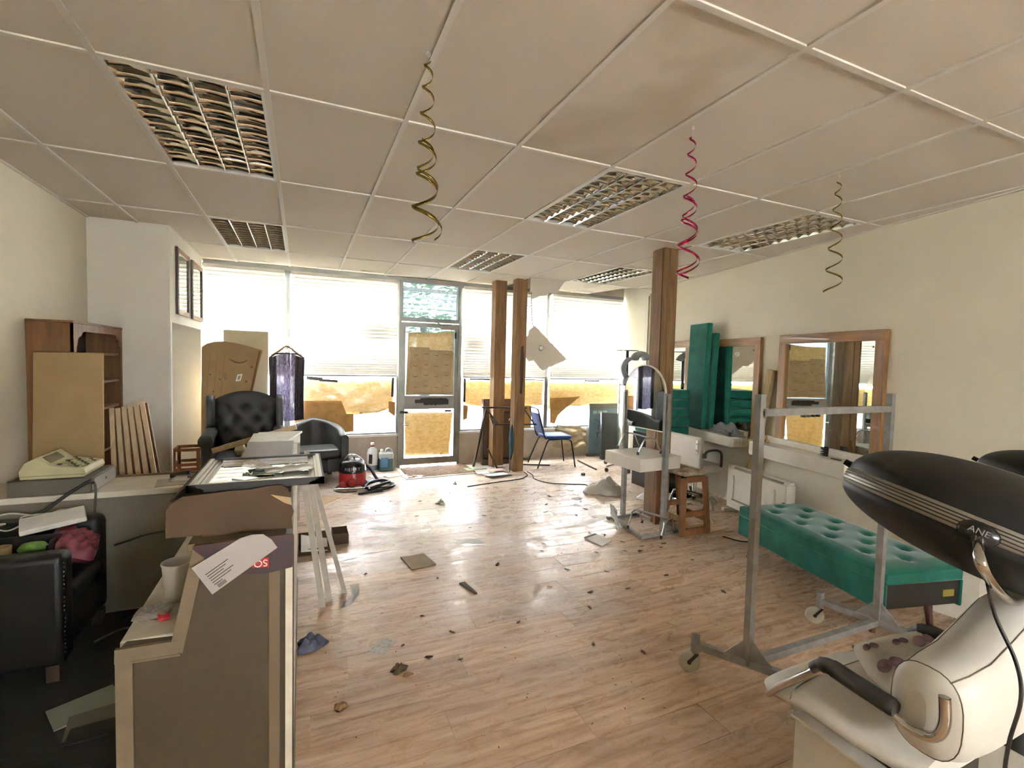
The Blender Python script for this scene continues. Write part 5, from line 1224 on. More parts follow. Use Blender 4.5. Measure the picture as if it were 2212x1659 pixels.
# ---- wooden stool with marbled seat
M_oak = wood_mat('stool_wood', '7f5432', '5d3b20', 'Z', .45)
t = thing('stool', 'wooden stool with mottled cushion beside the near timber post', 'stool', (3.36, 3.53, 0))
for yy in (3.345, 3.70):
    for s_ in (-1, 1): MB().bar((3.36+s_*.155, yy, .003), (3.33+s_*.125, yy, .54), .05, .03, (0, 1, 0)).build('leg', M_oak, t)
    MB().bar((3.22, yy, .525), (3.44, yy, .525), .028, .055).build('top_rail', M_oak, t); MB().bar((3.22, yy, .20), (3.50, yy, .20), .025, .05).build('middle_rail', M_oak, t); MB().bar((3.21, yy, .035), (3.51, yy, .035), .028, .06).build('floor_rail', M_oak, t)
for xx in (3.225, 3.485): MB().bar((xx, 3.36, .14), (xx, 3.69, .14), .02, .05).build('stretcher', M_pine, t)
B(3.20, 3.46, 3.33, 3.715, .548, .597).build('seat_cushion', mat('mottled_cover', 'c9bda6', .7, c2='5b4632', sc=14, detail=5), t, bevel=.025, seg=3)

# ---- cream salon chair facing the wall mirrors
t = thing('salon_chair', 'cream salon chair with its back to the room behind the stool', 'chair', (4.12, 4.24, 0))
B(4.035, 4.095, 3.98, 4.50, .42, .775).build('backrest', M_salon, t, bevel=.028, seg=4)
B(4.09, 4.39, 3.99, 4.49, .36, .46).build('seat', M_salon, t, bevel=.03, seg=4)
MB().bx(4.028, 4.034, 4.02, 4.05, .60, .74).build('hinge_plate', M_chrome, t)
for zz in (.63, .70): MB().lathe([(.006, 0), (.006, .003)], 8, Matrix.Translation((4.028, 4.035, zz)) @ Matrix.Rotation(-math.pi/2, 4, 'Y')).build('screw', M_black, t)
for yy in (3.955, 4.525): MB().tube(spline([(4.06, yy, .58), (4.12, yy, .63), (4.26, yy, .63), (4.32, yy, .58), (4.32, yy, .44)]), .014, 8).build('armrest', M_black, t); MB().bx(4.06, 4.10, min(yy, yy+.03*(1 if yy < 4.2 else -1)), max(yy, yy+.03*(1 if yy < 4.2 else -1)), .55, .60).build('arm_bracket', M_dmet, t)
MB().lathe([(.26, .004), (.26, .02), (.05, .045), (.03, .05), (.03, .36)], 24, Matrix.Translation((4.22, 4.24, 0))).build('pedestal', M_chrome, t)
# footrest bar on the floor beyond the stool
t = thing('chair_footrest', 'bent chrome tube footrest lying on the floor before the heater', 'footrest', (3.95, 3.9, 0))
MB().tube(spline([(3.62, 4.0, .012), (3.66, 3.98, .20), (3.70, 3.97, .235), (3.85, 3.90, .20), (4.0, 3.84, .16), (4.06, 3.82, .11), (4.07, 3.81, .012)]), .012, 8).build('bent_tube', M_chrome, t)
MB().tube([(3.80, 3.93, .215), (3.97, 3.855, .172)], .018, 8).build('grip', M_black, t); MB().tube([(3.86, 3.91, .20), (3.85, 3.93, .27)], .012, 8).build('peg', M_black, t)

# ---- stack of green cushions on a black cabinet
M_green = mat('green_velvet', '23695a', .95, c2='1a5346', sc=6, sheen=.5, spec=.12, bump=.1, bsc=90)
t = thing('black_cabinet', 'black low cabinet under the stack of green cushions', 'cabinet', (4.22, 4.84, 0))
B(4.0, 4.43, 4.56, 5.12, .0, .70).build('case', M_gloss, t, bevel=.004); B(3.998, 4.0, 4.58, 5.10, .50, .505).build('door_gap', M_chrome, t); B(3.994, 4.0, 4.80, 4.88, .60, .612).build('handle', M_chrome, t)
for k, lab in enumerate(('bottom green cushion of the stack behind the near timber post', 'second green cushion from the bottom of the stack', 'middle green cushion of the stack behind the near timber post', 'fourth green cushion from the bottom of the stack', 'topmost green cushion of the stack behind the near timber post')):
    dx = (.0, .01, -.008, .006, -.01)[k]
    tag(B(4.0+dx, 4.42+dx, 4.56, 5.10+dx, .702+.114*k, .702+.114*k+.111).build('cushion', M_green, bevel=.022, seg=3), lab, 'cushion', 'stacked green cushions')

# ---- green panels leaning on the second mirror
def lean(y0b, y1b, db, y0t, y1t, dt, zb, zt, th, label, rot=0):
    lo = [wl(y0b, db), wl(y1b, db), wl(y1b, db-th), wl(y0b, db-th)]; hi = [wl(y0t, dt), wl(y1t, dt), wl(y1t, dt-th), wl(y0t, dt-th)]
    for p in lo: p.z = zb
    for p in hi: p.z = zt
    lo[2].z += th*.25; lo[3].z += th*.25
    tag(MB().hexa(lo, hi).build('padded_panel', M_green, bevel=.012, seg=3), label, 'panel', 'green padded panels leaning on the right wall')
lean(4.33, 4.68, .225, 4.31, 4.67, .20, .803, 2.085, .07, 'tall bright green padded panel leaning in front on the styling shelf')
lean(4.275, 4.60, .150, 4.262, 4.60, .125, .803, 1.965, .06, 'shorter green padded panel wedged behind the tall bright one')

# ---- crumpled grey cloth on the shelf
t = thing('cloth_heap', 'crumpled grey cloth heaped on the styling shelf beside the green panels', 'cloth', (wl(3.97, .12).x, 3.97, .797))
M_grey = mat('grey_cloth', '7d7b7a', .85, c2='6a6867', sc=8)
def heap(cx, cy, z, rx, ry, h, seed, rz=0, n=30):
    r2 = random.Random(seed); ph = [r2.uniform(0, 6) for _ in range(10)]
    c, s_ = math.cos(rz), math.sin(rz)
    def fn(u, v):
        x = 2*u-1; y = 2*v-1; m_ = max(abs(x), abs(y)); ln = math.hypot(x, y)+1e-6; k_ = m_/ln; x, y = x*k_, y*k_
        r_ = math.hypot(x, y); edge = 1+.16*math.sin(3*math.atan2(y, x)+ph[0])+.10*math.sin(5*math.atan2(y, x)+ph[1])
        zz = h*max(0, 1-r_**2.2)*(.65+.25*math.sin(5*x+ph[2]+3*y)+.2*math.sin(8*y-5*x+ph[3]))+h*.22*abs(math.sin(7*x+5*y+ph[4]))*(1-r_*.7)+h*.15*abs(math.sin(12*y-4*x+ph[5]))*(1-r_)
        px_, py_ = x*rx*edge, y*ry*edge
        return (cx+c*px_-s_*py_, cy+s_*px_+c*py_, z+max(.001, zz))
    return MB().surf(fn, n, n, .002)
p = wl(3.98, .12); heap(p.x, p.y, .799, .09, .26, .12, 3, -WA).build('cloth', M_grey, t)
p = wl(3.86, .15); heap(p.x, p.y, .799, .06, .09, .05, 6, .3).build('cloth_fold', mat('dark_grey_cloth', '4a4a4c', .85), t)

# ---- leaning batten and plaster lump
a = wl(3.47, .035); a.z = 1.545; b_ = wl(3.70, .10); b_.z = .004
tag(MB().bar(b_, a, .075, .045, (-1, .18, 0)).build('timber_batten', wood_mat('weathered_batten', 'a58e62', '85704a', 'Z', .7, knots=2)), 'weathered timber batten leaning on the wall beside the largest mirror', 'timber')
p = wl(3.42, .12); tag(heap(p.x, p.y, .803, .04, .05, .07, 9, 0, 16).build('sponge', mat('sponge', 'b89a6c', .95, c2='a3855a', sc=50, bump=.8, bsc=90)), 'lump of tan sponge on the shelf end beside the largest mirror', 'sponge')
# brush and comb on the near shelf
t = thing('scrubbing_brush', 'black bristle brush standing on the nearest styling shelf', 'brush', (wl(2.72, .13).x, 2.74, .802))
p = wl(2.72, .13)
MB().box((p.x+.02, p.y-.005, .845), (.012, .035, .085), (0, .1, 0)).build('handle', M_black, t)
rb = random.Random(2)
mbb = MB()
for i in range(40):
    z = .81+.07*rb.random(); yy = p.y-.018+.03*rb.random(); mbb.bar((p.x+.014, yy, z), (p.x-.03+rb.uniform(-.006, .006), yy+rb.uniform(-.008, .008), z+rb.uniform(-.006, .012)), .003, .003)
tag(mbb.build('bristles', M_black, t), kind='stuff')
p = wl(2.58, .16); tag(MB().bar((p.x, p.y-.05, .806), (p.x+.01, p.y+.04, .806), .016, .006).build('comb', M_black), 'small black comb lying on the nearest styling shelf', 'comb')

# ---- panel heater
t = thing('panel_heater', 'white electric panel heater standing against the right wall', 'heater', (wl(3.40, .25).x, 3.42, 0), -WA)
M_heat = mat('heater_white', 'e3dfd0', .4, c2='d9d4c2', sc=8)
L2 = .40
B(-.02, .085, -L2, L2, .05, .47).build('case', M_heat, t, local=True, bevel=.004)
MB().hexa([(-.02, -L2, .43), (.085, -L2, .43), (.085, L2, .43), (-.02, L2, .43)], [(.03, -L2, .495), (.085, -L2, .495), (.085, L2, .495), (.03, L2, .495)]).build('sloped_top', M_heat, t, local=True)
gm = mat('grille_dark', '8c8474', .6)
for k in range(2):
    q = .25+.38*k; MB().hexa([(-.021+.05*q, -L2+.06, .43+.065*q), (-.021+.05*(q+.28), -L2+.06, .43+.065*(q+.28)), (-.021+.05*(q+.28), L2-.06, .43+.065*(q+.28)), (-.021+.05*q, L2-.06, .43+.065*q)],
        [(-.0235+.05*q, -L2+.06, .432+.065*q), (-.0235+.05*(q+.28), -L2+.06, .432+.065*(q+.28)), (-.0235+.05*(q+.28), L2-.06, .432+.065*(q+.28)), (-.0235+.05*q, L2-.06, .432+.065*q)]).build('grille', gm, t, local=True)
MB().bx(-.012, .09, L2-.005, L2+.012, .05, .50).build('end_cap', M_heat, t, local=True, bevel=.006); MB().bx(-.012, .09, -L2-.012, -L2+.005, .05, .47).build('end_cap', M_heat, t, local=True, bevel=.006)
for yy in (-.28, .30): MB().tube([(-.026, yy, .16), (-.026, yy, .40)], .010, 8).build('front_rail', M_heat, t, local=True)
MB().bx(-.024, -.02, -.10, .32, .135, .15).build('front_slot', gm, t, local=True)
for yy in (-.33, .36): MB().bx(-.10, .12, yy-.025, yy+.025, .0, .045).build('foot', M_heat, t, local=True, bevel=.015)
cable([(4.16, 3.83, .10), (4.10, 3.88, .16), (4.02, 3.86, .06), (4.08, 3.83, .008), (4.12, 3.88, .02), (4.04, 3.93, .006), (3.9, 3.7, .006), (3.75, 3.5, .006)], .005, M_cable, 'white heater flex coiled on the floor beside the heater')
cable([(3.56, 3.20, .008), (3.62, 3.05, .008), (3.75, 3.0, .008), (3.9, 2.98, .008), (4.05, 2.95, .008)], .006, M_bcable, 'dark flex on the floor leading under the green bench')

# ---- green tufted bench
t = thing('bench', 'green velvet tufted bench with dark wooden legs on the right', 'bench', (3.465, 2.16, 0), -.22)
bl, bw_ = .64, .28
tpts = [(i*.26-.13*(j % 2)-.52+.13, -.15+.15*j) for j in range(3) for i in range(5 if j % 2 == 0 else 5)]
def fn(u, v):
    y = -bl+2*bl*u; x = -bw_+2*bw_*v; e = min(1, 14*min(u, 1-u))*min(1, 9*min(v, 1-v)); z = .415+.035*(max(0, e))**.5
    for (a, b_) in tpts: z -= .028*math.exp(-((y-a)**2+(x-b_)**2)/.0012)+.006*math.exp(-((y-a)**2+(x-b_)**2)/.012)
    return (x, y, z)
MB().surf(fn, 90, 44).build('seat_pad', M_green, t, local=True)
MB().bx(-bw_, bw_, -bl, bl, .34, .416).build('pad_border', M_green, t, local=True, bevel=.012)
MB().bx(-bw_, -bw_+.02, -bl, bl, .185, .345).bx(bw_-.02, bw_, -bl, bl, .185, .345).bx(-bw_, bw_, bl-.02, bl, .185, .345).build('side_cover', M_green, t, local=True, bevel=.008)
MB().bx(-bw_+.02, bw_-.005, -bl+.01, bl-.02, .20, .34).build('inner_frame', M_black, t, local=True)
bt = MB().lathe([(.0001, .005), (.009, .003), (.012, 0)], 10).mesh('button', M_green)
for (a, b_) in tpts: link('button', bt, t, (b_, a, .4215))
B(bw_-.14, bw_-.06, -bl+.004, -bl+.01, .25, .29).build('maker_label', mat('yellow_label', '8d8338', .6), t, local=True)
for (xx, yy) in ((-.2, -.5), (.2, -.5), (-.2, .56), (.2, .56)): MB().tube([(xx, yy, .20), (xx*1.06, yy*1.04, .002)], [.026, .016], 12).build('leg', wood_mat('bench_leg', '4c2418', '351710', 'Z', .35) if 'bench_leg' not in MATS else MATS['bench_leg'], t, local=True)
t = thing('storage_box', 'plain white box on the floor beyond the end of the green bench', 'box', (3.95, 1.62, 0))
MB().hexa([(3.80, 1.72, 0), (3.86, 1.50, 0), (4.09, 1.55, 0), (4.05, 1.78, 0)], [(3.80, 1.72, .40), (3.86, 1.50, .40), (4.09, 1.55, .40), (4.05, 1.78, .40)]).build('case', M_laminate, t, bevel=.004)
MB().hexa([(3.795, 1.725, .38), (3.858, 1.495, .38), (4.095, 1.548, .38), (4.052, 1.785, .38)], [(3.795, 1.725, .405), (3.858, 1.495, .405), (4.095, 1.548, .405), (4.052, 1.785, .405)]).build('lid', M_laminate, t)

# ---- clothes rail on castors
t = thing('clothes_rail', 'bare grey steel clothes rail on castors in the right foreground', 'clothes rail', (2.5, 1.62, 0))
PA, PB = Vector((1.98, 1.60, 0)), Vector((3.0, 1.60, 0))
for p in (PA, PB): MB().bar(p+Vector((0, 0, .14)), p+Vector((0, 0, 1.445)), .034, .034).build('upright', M_steel, t)
MB().bar(PA+Vector((0, 0, 1.36)), PB+Vector((0, 0, 1.36)), .034, .034).build('top_rail', M_steel, t)
for k in range(4): p = PA.lerp(PB, .30+.035*k)+Vector((0, 0, 1.337)); MB().box(p, (.012, .02, .014)).build('rail_stop', M_dmet, t)
MB().bar(PA+Vector((0, 0, .145)), PB+Vector((0, 0, .145)), .034, .034).build('bottom_rail', M_steel, t)
for (p, c1, c2) in ((PA, Vector((1.855, 1.81, 0)), Vector((2.115, 1.375, 0))), (PB, Vector((2.93, 1.88, 0)), Vector((3.10, 1.20, 0)))):
    MB().bar(c1+Vector((0, 0, .145)), c2+Vector((0, 0, .145)), .034, .034).build('foot_bar', M_steel, t)
    d = (c2-c1).normalized()
    for s_ in (-1, 1):
        n_ = p+Vector((0, 0, .145)); q1 = n_+d*(s_*.12)
        side = Vector((d.y, -d.x, 0))*.006
        tri = [n_+Vector((0, 0, .13)), n_, q1]
        MB().add([a_-side for a_ in tri]+[a_+side for a_ in tri], [(0, 1, 2), (5, 4, 3), (0, 3, 4, 1), (1, 4, 5, 2), (2, 5, 3, 0)]).build('gusset', M_steel, t)
    for c in (c1, c2):
        MB().bar(c+Vector((0, 0, .10)), c+Vector((0, 0, .20)), .03, .03).build('castor_stem', M_steel, t)
        e = c+Vector((-.02, .016, 0))
        w_ = MB().lathe([(.012, -.011), (.046, -.011), (.052, -.006), (.052, .006), (.046, .011), (.012, .011)], 24, Matrix.Translation(e+Vector((0, 0, .052))) @ Matrix.Rotation(-.75, 4, 'Z') @ Matrix.Rotation(math.pi/2, 4, 'X')).build('castor_wheel', mat('castor_white', 'b9b29e', .5) if 'castor_white' not in MATS else MATS['castor_white'], t)
        MB().lathe([(.010, -.016), (.010, .016)], 10, Matrix.Translation(e+Vector((0, 0, .052))) @ Matrix.Rotation(-.75, 4, 'Z') @ Matrix.Rotation(math.pi/2, 4, 'X')).build('axle', M_dmet, t)
        MB().bar(c+Vector((-.004, -.02, .105)), e+Vector((-.010, -.010, .052)), .022, .005, (0, 1, 0)).build('castor_fork', M_dmet, t); MB().bar(c+Vector((.004, .0, .105)), e+Vector((.010, .010, .052)), .022, .005, (0, 1, 0)).build('castor_fork', M_dmet, t)

# ---- white plinth with moulded salon chair
t = thing('plinth_box', 'cream laminate plinth under the moulded white salon chair', 'plinth', (2.0, .75, 0))
B(1.51, 1.995, .35, 1.03, 0, .41).build('case', M_laminate, t, bevel=.005); B(1.50, 2.0, .34, 1.04, .41, .422).build('top', M_laminate, t, bevel=.003)
t = thing('backwash_chair', 'moulded cream salon chair with black armrests in the right foreground', 'chair', (1.75, .85, .423))
X, Yv, Zv = Vector((1, 0, 0)), Vector((0, 1, 0)), Vector((0, 0, 1))
st_ = [(1.105, .505, .19, .008), (1.10, .505, .215, .022), (1.075, .507, .236, .038), (1.0, .527, .242, .047), (.92, .535, .236, .047), (.82, .522, .218, .047), (.72, .517, .195, .045), (.66, .522, .17, .035)]
loft([sring((1.66, y, z), X, Zv, rx, rz, 28, .7) for (y, z, rx, rz) in st_]).build('seat', M_salon, t)
bs = [(1.43, .66, .715, .02, .05), (1.437, .66, .715, .05, .085), (1.455, .655, .715, .075, .112), (1.50, .645, .72, .085, .125), (1.57, .635, .735, .088, .132), (1.64, .625, .765, .088, .15), (1.72, .615, .80, .088, .17), (1.82, .61, .81, .085, .18), (1.92, .615, .79, .06, .15), (1.94, .62, .78, .03, .1)]
loft([sring((x, y, z), Yv, Zv, ry, rz, 28, .75) for (x, y, z, ry, rz) in bs]).build('backrest', M_salon, t)
seam = mat('seam_line', '6f6552', .7)
MB().tube([(x, y+ry*.98*(abs(.55)**.75), z+rz*(abs(.83)**.75)+.001) for (x, y, z, ry, rz) in bs[2:-2]], .0016, 5).build('seam', seam, t)
MB().tube([(x, y-ry*.98*(abs(.55)**.75), z+rz*(abs(.83)**.75)+.001) for (x, y, z, ry, rz) in bs[2:-2]], .0016, 5).build('seam', seam, t)
MB().tube(sring((1.457, .655, .715), Yv, Zv, .0765, .1135, 28, .75), .0016, 5, True).build('seam', seam, t)
MB().tube([Vector((1.66-.243*math.copysign(abs(math.cos(a))**.7, math.cos(a)), .985, .5295+.0475*abs(math.sin(a))**.7)) for a in [math.pi*k/14 for k in range(15)]], .0016, 5).build('seam', seam, t)
for s_, xx in ((-1, 1.40), (1, 1.90)):
    xo = xx
    MB().tube(spline([(1.66+s_*.225, 1.075, .485), (xo+.02*-s_, 1.02, .55), (xo, .93, .645), (xo, .885, .69), (xo, .84, .70), (xo, .72, .69)]+([(xo-.012*s_, .66, .672), (xo-.015*s_, .615, .685), (xo-.015*s_, .597, .73), (xo-.015*s_, .60, .795)] if s_ < 0 else [])), .0125, 10).build('arm_tube', M_chrome, t)
    MB().tube(spline([(xo, .905, .683), (xo, .88, .708), (xo, .85, .716), (xo, .79, .712), (xo, .69, .706)]), [.018]*8+[.022]*8+[.024]*8+[.024]*8+[.02], 12).build('arm_pad', mat('arm_pad_black', '262624', .55) if 'arm_pad_black' not in MATS else MATS['arm_pad_black'], t)
B(1.56, 1.76, .66, .92, .423, .485).build('chair_base', M_dmet, t)
# butterfly cushion on the chair
t = thing('patterned_cushion', 'white cushion printed with purple butterflies on the moulded salon chair', 'cushion', (1.77, .835, .575))
RM = Euler((.55, -.30, -.5)).to_matrix()
cc = Vector((1.795, .83, .605))
pillow(cc, .27, .27, .09, RM, .004, 20, 20, 6).build('cover', mat('white_cotton', 'd9d4c6', .85, c2='cfc9ba', sc=12), t)
pur = mat('purple_print', '4a3442', .8, c2='8b6f7c', sc=60); pk2 = mat('pink_print', 'a7848a', .8)
def blob(x, y, rx, ry, a, m_):
    def h_(x, y):
        X_, Y_ = 2*x/.27, 2*y/.27; e = max(0, 1-X_**4)*max(0, 1-Y_**4); return (e**.45)*.045
    pts = [];
    for k in range(14):
        q = 2*math.pi*k/14; px_ = x+rx*math.cos(q)*math.cos(a)-ry*math.sin(q)*math.sin(a); py_ = y+rx*math.cos(q)*math.sin(a)+ry*math.sin(q)*math.cos(a)
        pts.append(cc+RM @ Vector((px_, py_, h_(px_, py_)+.010)))
    mb = MB(); mb.add(pts+[cc+RM @ Vector((x, y, h_(x, y)+.012))], [(k, (k+1) % 14, 14) for k in range(14)]); mb.build('butterfly_wing', m_, t)
for (x, y, s_, m_) in ((-.07, .03, .9, pur), (.0, .09, .5, pur), (-.09, .095, .5, pur), (.03, -.02, .6, pur), (.07, .08, .8, pk2)):
    blob(x-.022*s_, y, .026*s_, .02*s_, .5, m_); blob(x+.022*s_, y, .026*s_, .02*s_, -.5, m_)

# ---- hood dryers on stands
M_hood = mat('hood_black', '0f0e0c', .55, c2='151411', sc=6, spec=.3); M_band = mat('hood_band', '8f897c', .35, .5)
def dryer(C, tilt_axis, R, top, bot, label, pole_xy, front):
    t = thing('hood_dryer', label, 'hair dryer', (pole_xy[0], pole_xy[1], 0), group='black hood dryers on stands')
    n = Vector(tilt_axis).normalized(); f = Vector(front); f = (f-n*f.dot(n)).normalized(); s_ = n.cross(f)
    M = Matrix(((s_.x, f.x, n.x, C[0]), (s_.y, f.y, n.y, C[1]), (s_.z, f.z, n.z, C[2]), (0, 0, 0, 1)))
    N = 16
    MB().lathe([(R-.004, .022)]+[(R*math.cos(math.pi/2*k/N) if k < N else .0005, .022+top*math.sin(math.pi/2*k/N)) for k in range(1, N+1)], 48, M).build('upper_shell', M_hood, t)
    MB().lathe([(R-.004, -.022)]+[(R*math.cos(math.pi/2*k/N) if k < N else .0005, -.022-bot*math.sin(math.pi/2*k/N)) for k in range(1, N+1)], 48, M).build('lower_shell', M_hood, t)
    MB().lathe([(R-.006, -.024), (R+.002, -.020), (R+.004, 0), (R+.002, .020), (R-.006, .024)], 48, M).build('rim_band', M_band, t)
    for z in (-.013, -.004, .005, .013): MB().lathe([(R+.0035, z-.0017), (R+.0052, z), (R+.0035, z+.0017)], 48, M).build('rim_groove', M_black, t)
    MB().lathe([(.03, 0), (.034, .012), (.030, .022), (.001, .024)], 20, M @ Matrix.Translation((0, R, -.012)) @ Matrix.Rotation(-math.pi/2, 4, 'X') @ Matrix.Diagonal((1.15, .8, 1, 1))).build('pivot_cap', M_gloss, t)
    MB().tube([M @ Vector((.0, R+.023, -.012)), M @ Vector((.0, R+.026, -.012))], .008, 8).build('pivot_pin', M_gloss, t)
    MB().tube([M @ Vector((-R-.002, 0, .03)), M @ Vector((-R-.022, 0, .034))], .010, 10).build('tilt_knob', M_black, t)
    return t, M
C1 = Vector((1.759, .692, 1.134)); n1 = Vector((.308, -.187, .933)); toward = Vector((-.906, -.357, .227))   # tilted shell, pivot on the side towards the room
t, M = dryer(C1, n1, .335, .150, .105, 'large black hood dryer with silver rim, nearest, over the green bench', (2.08, .70), toward)
R = .335
pv = M @ Vector((0, R+.02, -.02)); pole = Vector((2.10, .705, 0))
lettering('ANE', .020, facing(M @ Vector((0, R+.0375, -.008)), (M.to_3x3() @ Vector((1, 0, 0)))*(1 if (M.to_3x3() @ Vector((1, 0, 0))).x > 0 else -1), (M.to_3x3() @ Vector((0, 0, 1)))), M_notice, t)
a1 = pv; a4 = Vector((pole.x, pole.y, .905))
a2 = Vector((1.336, .519, 1.162)); a3 = Vector((1.554, .559, 1.037))
MB().tube(spline([a1, a2, a3, (1.837, .627, .942), a4]), .011, 10).build('support_arm', M_chrome, t)
MB().tube([(pole.x, pole.y, .72), (pole.x, pole.y, .93)], .014, 12).build('inner_pole', M_chrome, t); MB().tube([(pole.x, pole.y, .05), (pole.x, pole.y, .74)], .03, 12).build('stand_pole', M_black, t)
MB().tube([(pole.x, pole.y-.0, .74), (pole.x, pole.y, .79)], .036, 12).build('height_clamp', M_black, t); MB().tube([(pole.x, pole.y, .54), (pole.x-.10, pole.y+.03, .60)], .012, 8).build('clamp_lever', M_black, t)
MB().lathe([(.095, .001), (.095, .02), (.05, .05), (.03, .055)], 24, Matrix.Translation(pole)).build('weighted_base', M_black, t)
cable([(1.413, .543, 1.129), (1.455, .536, 1.02), (1.471, .502, .928), (1.44, .479, .865), (1.448, .495, .751), (1.456, .50, .65), (1.45, .48, .5), (1.44, .46, .2), (1.42, .44, .006), (1.36, .40, .006)], .0042, M_bcable, 'black flex hanging from the nearest hood dryer arm')
C2 = Vector((2.999, .844, 1.041)); n2 = Vector((.226, -.200, .953)); tw2 = Vector((-.949, -.267, .169))
t, M = dryer(C2, n2, .36, .150, .115, 'second black hood dryer cut by the right edge of the picture', (2.75, .75), tw2)
MB().tube([(C2.x, C2.y, .03), (C2.x, C2.y, C2.z)], .025, 10).build('stand_pole', M_black, t)
for k in range(5):
    a = 2*math.pi*k/5+.3; MB().bar((C2.x, C2.y, .03), (C2.x+.28*math.cos(a), C2.y+.28*math.sin(a), .02), .04, .025).build('base_leg', M_black, t)
# ================================================================== FLOOR LITTER
# ---- entrance mat well
t = thing('entrance_mat', 'worn brown coir mat in a white frame inside the door', 'door mat', (1.75, 6.55, 0))
MB().surf(lambda u, v: (1.29+.96*u, 6.23+.66*v, .004+.003*math.sin(40*u)*math.sin(31*v)), 30, 20, .004).build('coir', mat('coir', '6d4f33', .95, c2='4e3722', sc=60, bump=.9, bsc=160), t)
MB().bar((1.235, 6.90, .004), (1.262, 6.20, .004), .03, .008).build('mat_frame', M_strip, t); MB().bar((1.25, 6.205, .004), (2.28, 6.265, .004), .03, .008).build('mat_frame', M_strip, t)
# ---- dry leaves: individual ones on the boards, crumbs on the mat
M_lf = [mat('dry_leaf_brown', '5b4129', .8), mat('dry_leaf_tan', '8a6a45', .8), mat('dry_leaf_dark', '38291c', .8)]
rl = random.Random(21)
def leaf_mesh(seed, m_):
    r2 = random.Random(seed); c1, c2 = r2.uniform(.2, .6), r2.uniform(-.5, .5)
    def fn(u, v):
        x = (u-.5); w_ = .42*math.sin(math.pi*min(1, max(0, u)))**.8*(1+.25*math.sin(9*u+seed))
        y = (v-.5)*w_; return (x, y, .30*c1*abs(y)*2+.12*(c2+.6)*x*x*2+.03*math.sin(14*u+6*v+seed))
    mb = MB().surf(fn, 8, 5, .02); return mb.mesh('dry_leaf', m_)
LM = [leaf_mesh(k, M_lf[k % 3]) for k in range(6)]
zones = [('dry brown leaf on the boards around the mirror station foot', [(2.50, 3.25), (2.62, 3.20), (2.70, 3.28), (2.78, 3.24), (2.60, 3.42), (2.84, 3.20), (2.92, 3.26), (2.55, 3.62), (2.45, 3.72)]),
         ('dry leaf on the boards between the posts and the mirror station', [(2.477, 4.63), (2.80, 4.345), (2.74, 4.075), (2.60, 4.20), (2.35, 4.40), (2.9, 4.6), (2.2, 4.9), (2.66, 4.9), (3.1, 4.45), (2.5, 5.2)]),
         ('dry leaf on the boards in the middle of the room', [(1.925, 3.62), (2.116, 2.966), (2.10, 2.68), (1.82, 2.729), (1.836, 3.49), (1.39, 3.366), (1.85, 3.1), (1.6, 2.9), (2.25, 3.3), (1.7, 2.55)]),
         ('dark leaf scrap on the boards in front of the reception desk', [(1.203, 2.56), (.513, 2.575), (.682, 2.838), (.771, 2.343), (.432, 3.552), (.165, 2.213), (.62, 2.42), (.8, 2.6), (.9, 3.3)]),
         ('small leaf on the boards between the vacuum and the posts', [(1.452, 4.218), (1.059, 4.711), (1.2, 5.2), (1.6, 5.4), (.9, 5.3), (1.9, 5.0), (1.7, 4.5), (.7, 5.0)]),
         ('small leaf on the boards before the clothes rail', [(1.716, 2.038), (1.5, 2.2), (2.3, 2.3), (2.7, 2.4), (2.5, 2.75), (2.9, 2.9)])]
for lab, ps in zones:
    for (x, y) in ps:
        s_ = rl.uniform(.028, .06); o = link('dry_leaf', rl.choice(LM), None, (x, y, .0015+s_*.02), (rl.uniform(-.15, .15), rl.uniform(-.1, .1), rl.uniform(0, 6.3)))
        o.scale = (s_, s_, s_); tag(o, lab, 'leaf', 'dry leaves on the floor')
mb = MB()
for i in range(420):
    x, y = 1.30+.93*rl.random(), 6.25+.62*rl.random(); a = rl.uniform(0, 6.3); s_ = rl.uniform(.006, .016)
    c, d = math.cos(a)*s_, math.sin(a)*s_; z = .011+.004*rl.random()
    mb.add([(x-c, y-d, z), (x+d*.4, y-c*.4, z+.003), (x+c, y+d, z), (x-d*.4, y+c*.4, z+.004)], [(0, 1, 2, 3)])
tag(mb.build('leaf_crumbs', M_lf[1]), 'crumbled dry leaf litter strewn over the entrance mat', 'leaf litter', kind='stuff')
mb = MB()
for i in range(900):
    x, y = rl.uniform(.1, 4.0), rl.uniform(1.6, 6.2)
    if rl.random() < .35: x, y = rl.gauss(2.7, .5), rl.gauss(4.2, .8)
    if x > xr(y)-.3 or x < .05 or y < 1.2 or y > 6.6: continue
    a = rl.uniform(0, 6.3); s_ = rl.uniform(.003, .009); c, d = math.cos(a)*s_, math.sin(a)*s_
    mb.add([(x-c, y-d, .001), (x+d*.4, y-c*.4, .003), (x+c, y+d, .0012), (x-d*.4, y+c*.4, .0035)], [(0, 1, 2, 3)])
tag(mb.build('floor_crumbs', M_lf[0]), 'tiny dark crumbs and leaf bits scattered over the boards', 'debris', kind='stuff')

